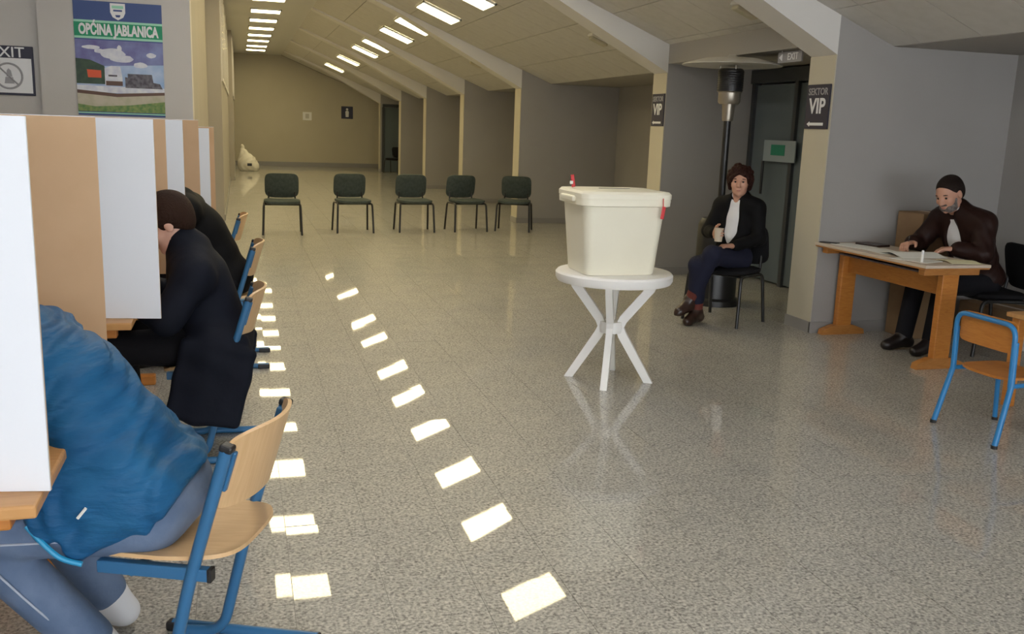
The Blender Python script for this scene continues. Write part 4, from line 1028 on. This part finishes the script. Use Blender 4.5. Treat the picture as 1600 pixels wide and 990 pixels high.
def suit(root, J, jm, sm, tm, sho, off=0.024, vdepth=0.155, hem=0.50, sock=None, lend=0.95):
    base = [J[k] for k in ('pelvis', 'chest', 'neck', 'shL', 'shR', 'elL', 'elR', 'wrL', 'wrR')]
    S = grid_around([J[k] for k in ('pelvis', 'chest', 'neck', 'shL', 'shR')], 0.2, 0.008); Fp, Fc = torso(S, J, 0.010)
    S.cone(J['neck'], at(J['neck'], Fc, 0.012, 0, 0.045), 0.070, 0.062, 0.02); S.cut(at(J['neck'], Fc, 0, 0, 0.045), Fc[2]+Fc[0]*-0.5)
    S.cone(at(J['neck'], Fc, 0.05, 0, 0.07), at(J['neck'], Fc, 0.13, 0, -0.06), 0.052, 0.012, 0.005, True)
    link('shirt', S.mesh('shirt', sm), root)
    S = grid_around(base, 0.2, 0.008); torso(S, J, off)
    for q in 'LR': arm(S, J, q, off*0.85, J.get('girth', 1.0), 0.90)
    S.cone(J['neck'], at(J['neck'], Fc, -0.005, 0, 0.03), 0.080, 0.070, 0.03)
    S.ell(at(J['neck'], Fc, 0.035, 0, 0.08), (0.065, 0.062, 0.085), Fc, 0.01, True)
    mid = (np.array(J['pelvis'])+np.array(J['chest']))/2
    S.cone(at(J['neck'], Fc, vdepth, 0, 0.03), at(J['chest'], Fc, vdepth, 0, -0.06), 0.095, 0.075, 0.01, True)
    S.cone(at(J['chest'], Fc, vdepth, 0, -0.06), at(mid, Fc, vdepth+0.005, 0, -0.05), 0.075, 0.035, 0.01, True)
    S.cut((0, 0, hem), (0, 0, -1))
    S.ripple(lambda x, y, z: 0.002*np.sin(40*z+9*np.sin(11*x)+12*y))
    link('jacket', S.mesh('jacket', jm), root)
    for q in 'LR':
        e, w_ = np.array(J['el'+q], float), np.array(J['wr'+q], float)
        MB().tube([tuple(e+(w_-e)*0.86), tuple(e+(w_-e)*0.965)], 0.038, 16).build('shirt_cuff', sm, root, True)
    S = grid_around([J[k] for k in ('pelvis', 'hipL', 'hipR', 'knL', 'knR', 'anL', 'anR')], 0.2, 0.008); S.ell(J['pelvis'], (0.14, 0.175, 0.12), frame(J['pel_up']), 0.04)
    for q in 'LR': leg(S, J, q, 0.014, 1.0, lend)
    link('trousers', S.mesh('trousers', tm), root)
    for q in 'LR':
        shoe(root, J, q, sho, hgt=1 if J['an'+q][2] > 0.15 else 0)
        if sock:
            k_, a_ = np.array(J['kn'+q], float), np.array(J['an'+q], float)
            MB().tube([tuple(k_+(a_-k_)*0.74), tuple(a_)], [0.058, 0.050], 16).build('sock', sock, root, True)
    return Fc
suit(p4, J, 'coat_black', 'shirt_white', 'trouser_navy', 'shoe_brown', hem=0.47, sock='sock_red', lend=0.72)
# cup in the raised right hand
cw = np.array(J['wrR'])+unit((0.8, 0.45, 0.05))*0.095+V3(-0.010, 0.030, -0.005)
a = rad(211); cx_, cy_ = 3.96+cw[0]*math.cos(a)-cw[1]*math.sin(a), 6.98+cw[0]*math.sin(a)+cw[1]*math.cos(a)
t = thing('paper_cup', 'pale paper cup held in the seated woman\'s hand', 'cup', (cx_, cy_, cw[2]-0.055), 0)
MB().lathe([(0.030, 0.0), (0.038, 0.105), (0.040, 0.108), (0.036, 0.108), (0.029, 0.008)], 24).build('cup_wall', 'cup_paper', t, True)
MB().lathe([(0.034, 0.088), (0.034, 0.090)], 20).build('coffee', 'shoe_brown', t)

# ---- man writing at the trestle table
p5 = person('bearded person in brown jacket and white shirt writing at the trestle table', (5.42, 5.74, 0), 180)
J = dict(pelvis=(0.02, 0, 0.565), chest=(0.165, 0.01, 0.86), neck=(0.27, 0, 1.055), pel_up=(0.2, 0, 1), girth=1.12, belly=0.0,
         shL=(0.215, 0.20, 0.985), shR=(0.24, -0.20, 0.985), elL=(0.27, 0.285, 0.775), elR=(0.36, -0.28, 0.785), wrL=(0.41, 0.17, 0.800), wrR=(0.49, -0.20, 0.800),
         hipL=(0.03, 0.11, 0.53), hipR=(0.03, -0.11, 0.53), knL=(0.44, 0.13, 0.52), knR=(0.46, -0.13, 0.52),
         anL=(0.50, 0.14, 0.10), anR=(0.58, -0.06, 0.10), toeL=(0.63, 0.16, 0.036), toeR=(0.71, -0.06, 0.036),
         head=(0.375, 0.0, 1.185), head_up=(0.42, 0, 0.9), head_left=(-0.25, 0.97, 0),
         h_L=((0.8, -0.5, -0.08), (0, 0, -1), (-0.3, -1, 0), 0.40), h_R=((0.9, 0.35, -0.08), (0, 0.3, -1), (0, 1, 0.2), 0.6))
body, hc, Fh = build_body(p5, J, 'skin', 1.04); hair_short(p5, hc, Fh, 'hair_dark', 1.03, -0.003); face_bits(p5, body, hc, Fh, 'hair_dark', 1.04)
S = SDF(hc-0.17, hc+0.17, 0.005); s_ = 1.04
S.ell(at(hc, Fh, 0.045, 0, -0.082), (0.056, 0.062, 0.045), Fh, 0.02); S.ell(at(hc, Fh, 0.088, 0, -0.048), (0.018, 0.032, 0.010), Fh, 0.01)
for sy in (-1, 1): S.cone(at(hc, Fh, 0.03, sy*0.062, -0.03), at(hc, Fh, 0.045, sy*0.045, -0.085), 0.014, 0.022, 0.02)
S.ell(at(hc, Fh, 0.105, 0, -0.070), (0.016, 0.026, 0.011), Fh, 0.006, True)
link('beard', S.mesh('beard', 'beard_grey'), p5)
suit(p5, J, 'jacket_brown', 'shirt_white', 'trouser_dark', 'shoe_black', off=0.028, vdepth=0.165, hem=0.52)
pw = np.array(J['wrR'])+V3(0.085, 0.045, -0.012)
t = thing('pen', 'slim dark pen in the writing man\'s hand', 'pen', (5.42-pw[0], 5.74-pw[1], ZT+0.006), 0)
MB().tube([(0, 0, 0), (0.05, 0.03, 0.10)], 0.004, 8).build('barrel', 'black_plastic', t, True)
MB().tube([(0.045, 0.034, 0.085), (0.052, 0.038, 0.10)], 0.0015, 6).build('clip', 'steel', t)

# ---- white draped bundle far down the corridor by the left wall
S = SDF((-0.45, -0.5, 0), (0.5, 0.5, 1.0), 0.018)
S.ell((0.0, 0, 0.22), (0.34, 0.34, 0.30), None, 0.05); S.ell((-0.10, 0.0, 0.42), (0.18, 0.2, 0.24), None, 0.06); S.cone((-0.14, 0, 0.5), (-0.15, 0, 0.74), 0.08, 0.05, 0.05)
S.ell((0.22, -0.05, 0.14), (0.20, 0.22, 0.18), None, 0.05)
S.ripple(lambda x, y, z: 0.012*np.sin(26*x+5*np.sin(9*z))*np.cos(21*y))
S.cut((0, 0, 0.001), (0, 0, -1))
t = thing('covered_bundle', 'white cloth covered bundle standing by the wall near the corridor end', 'bundle', (0.235, 29.7, 0), 0)
t.scale = (0.85, 0.85, 1.0)
link('cloth_cover', S.mesh('cloth_cover', 'cloth_white'), t)
MB().rbox((0.08, -0.335, 0.20), (0.16, 0.04, 0.08), 0.01).build('dark_opening', 'black_plastic', t)
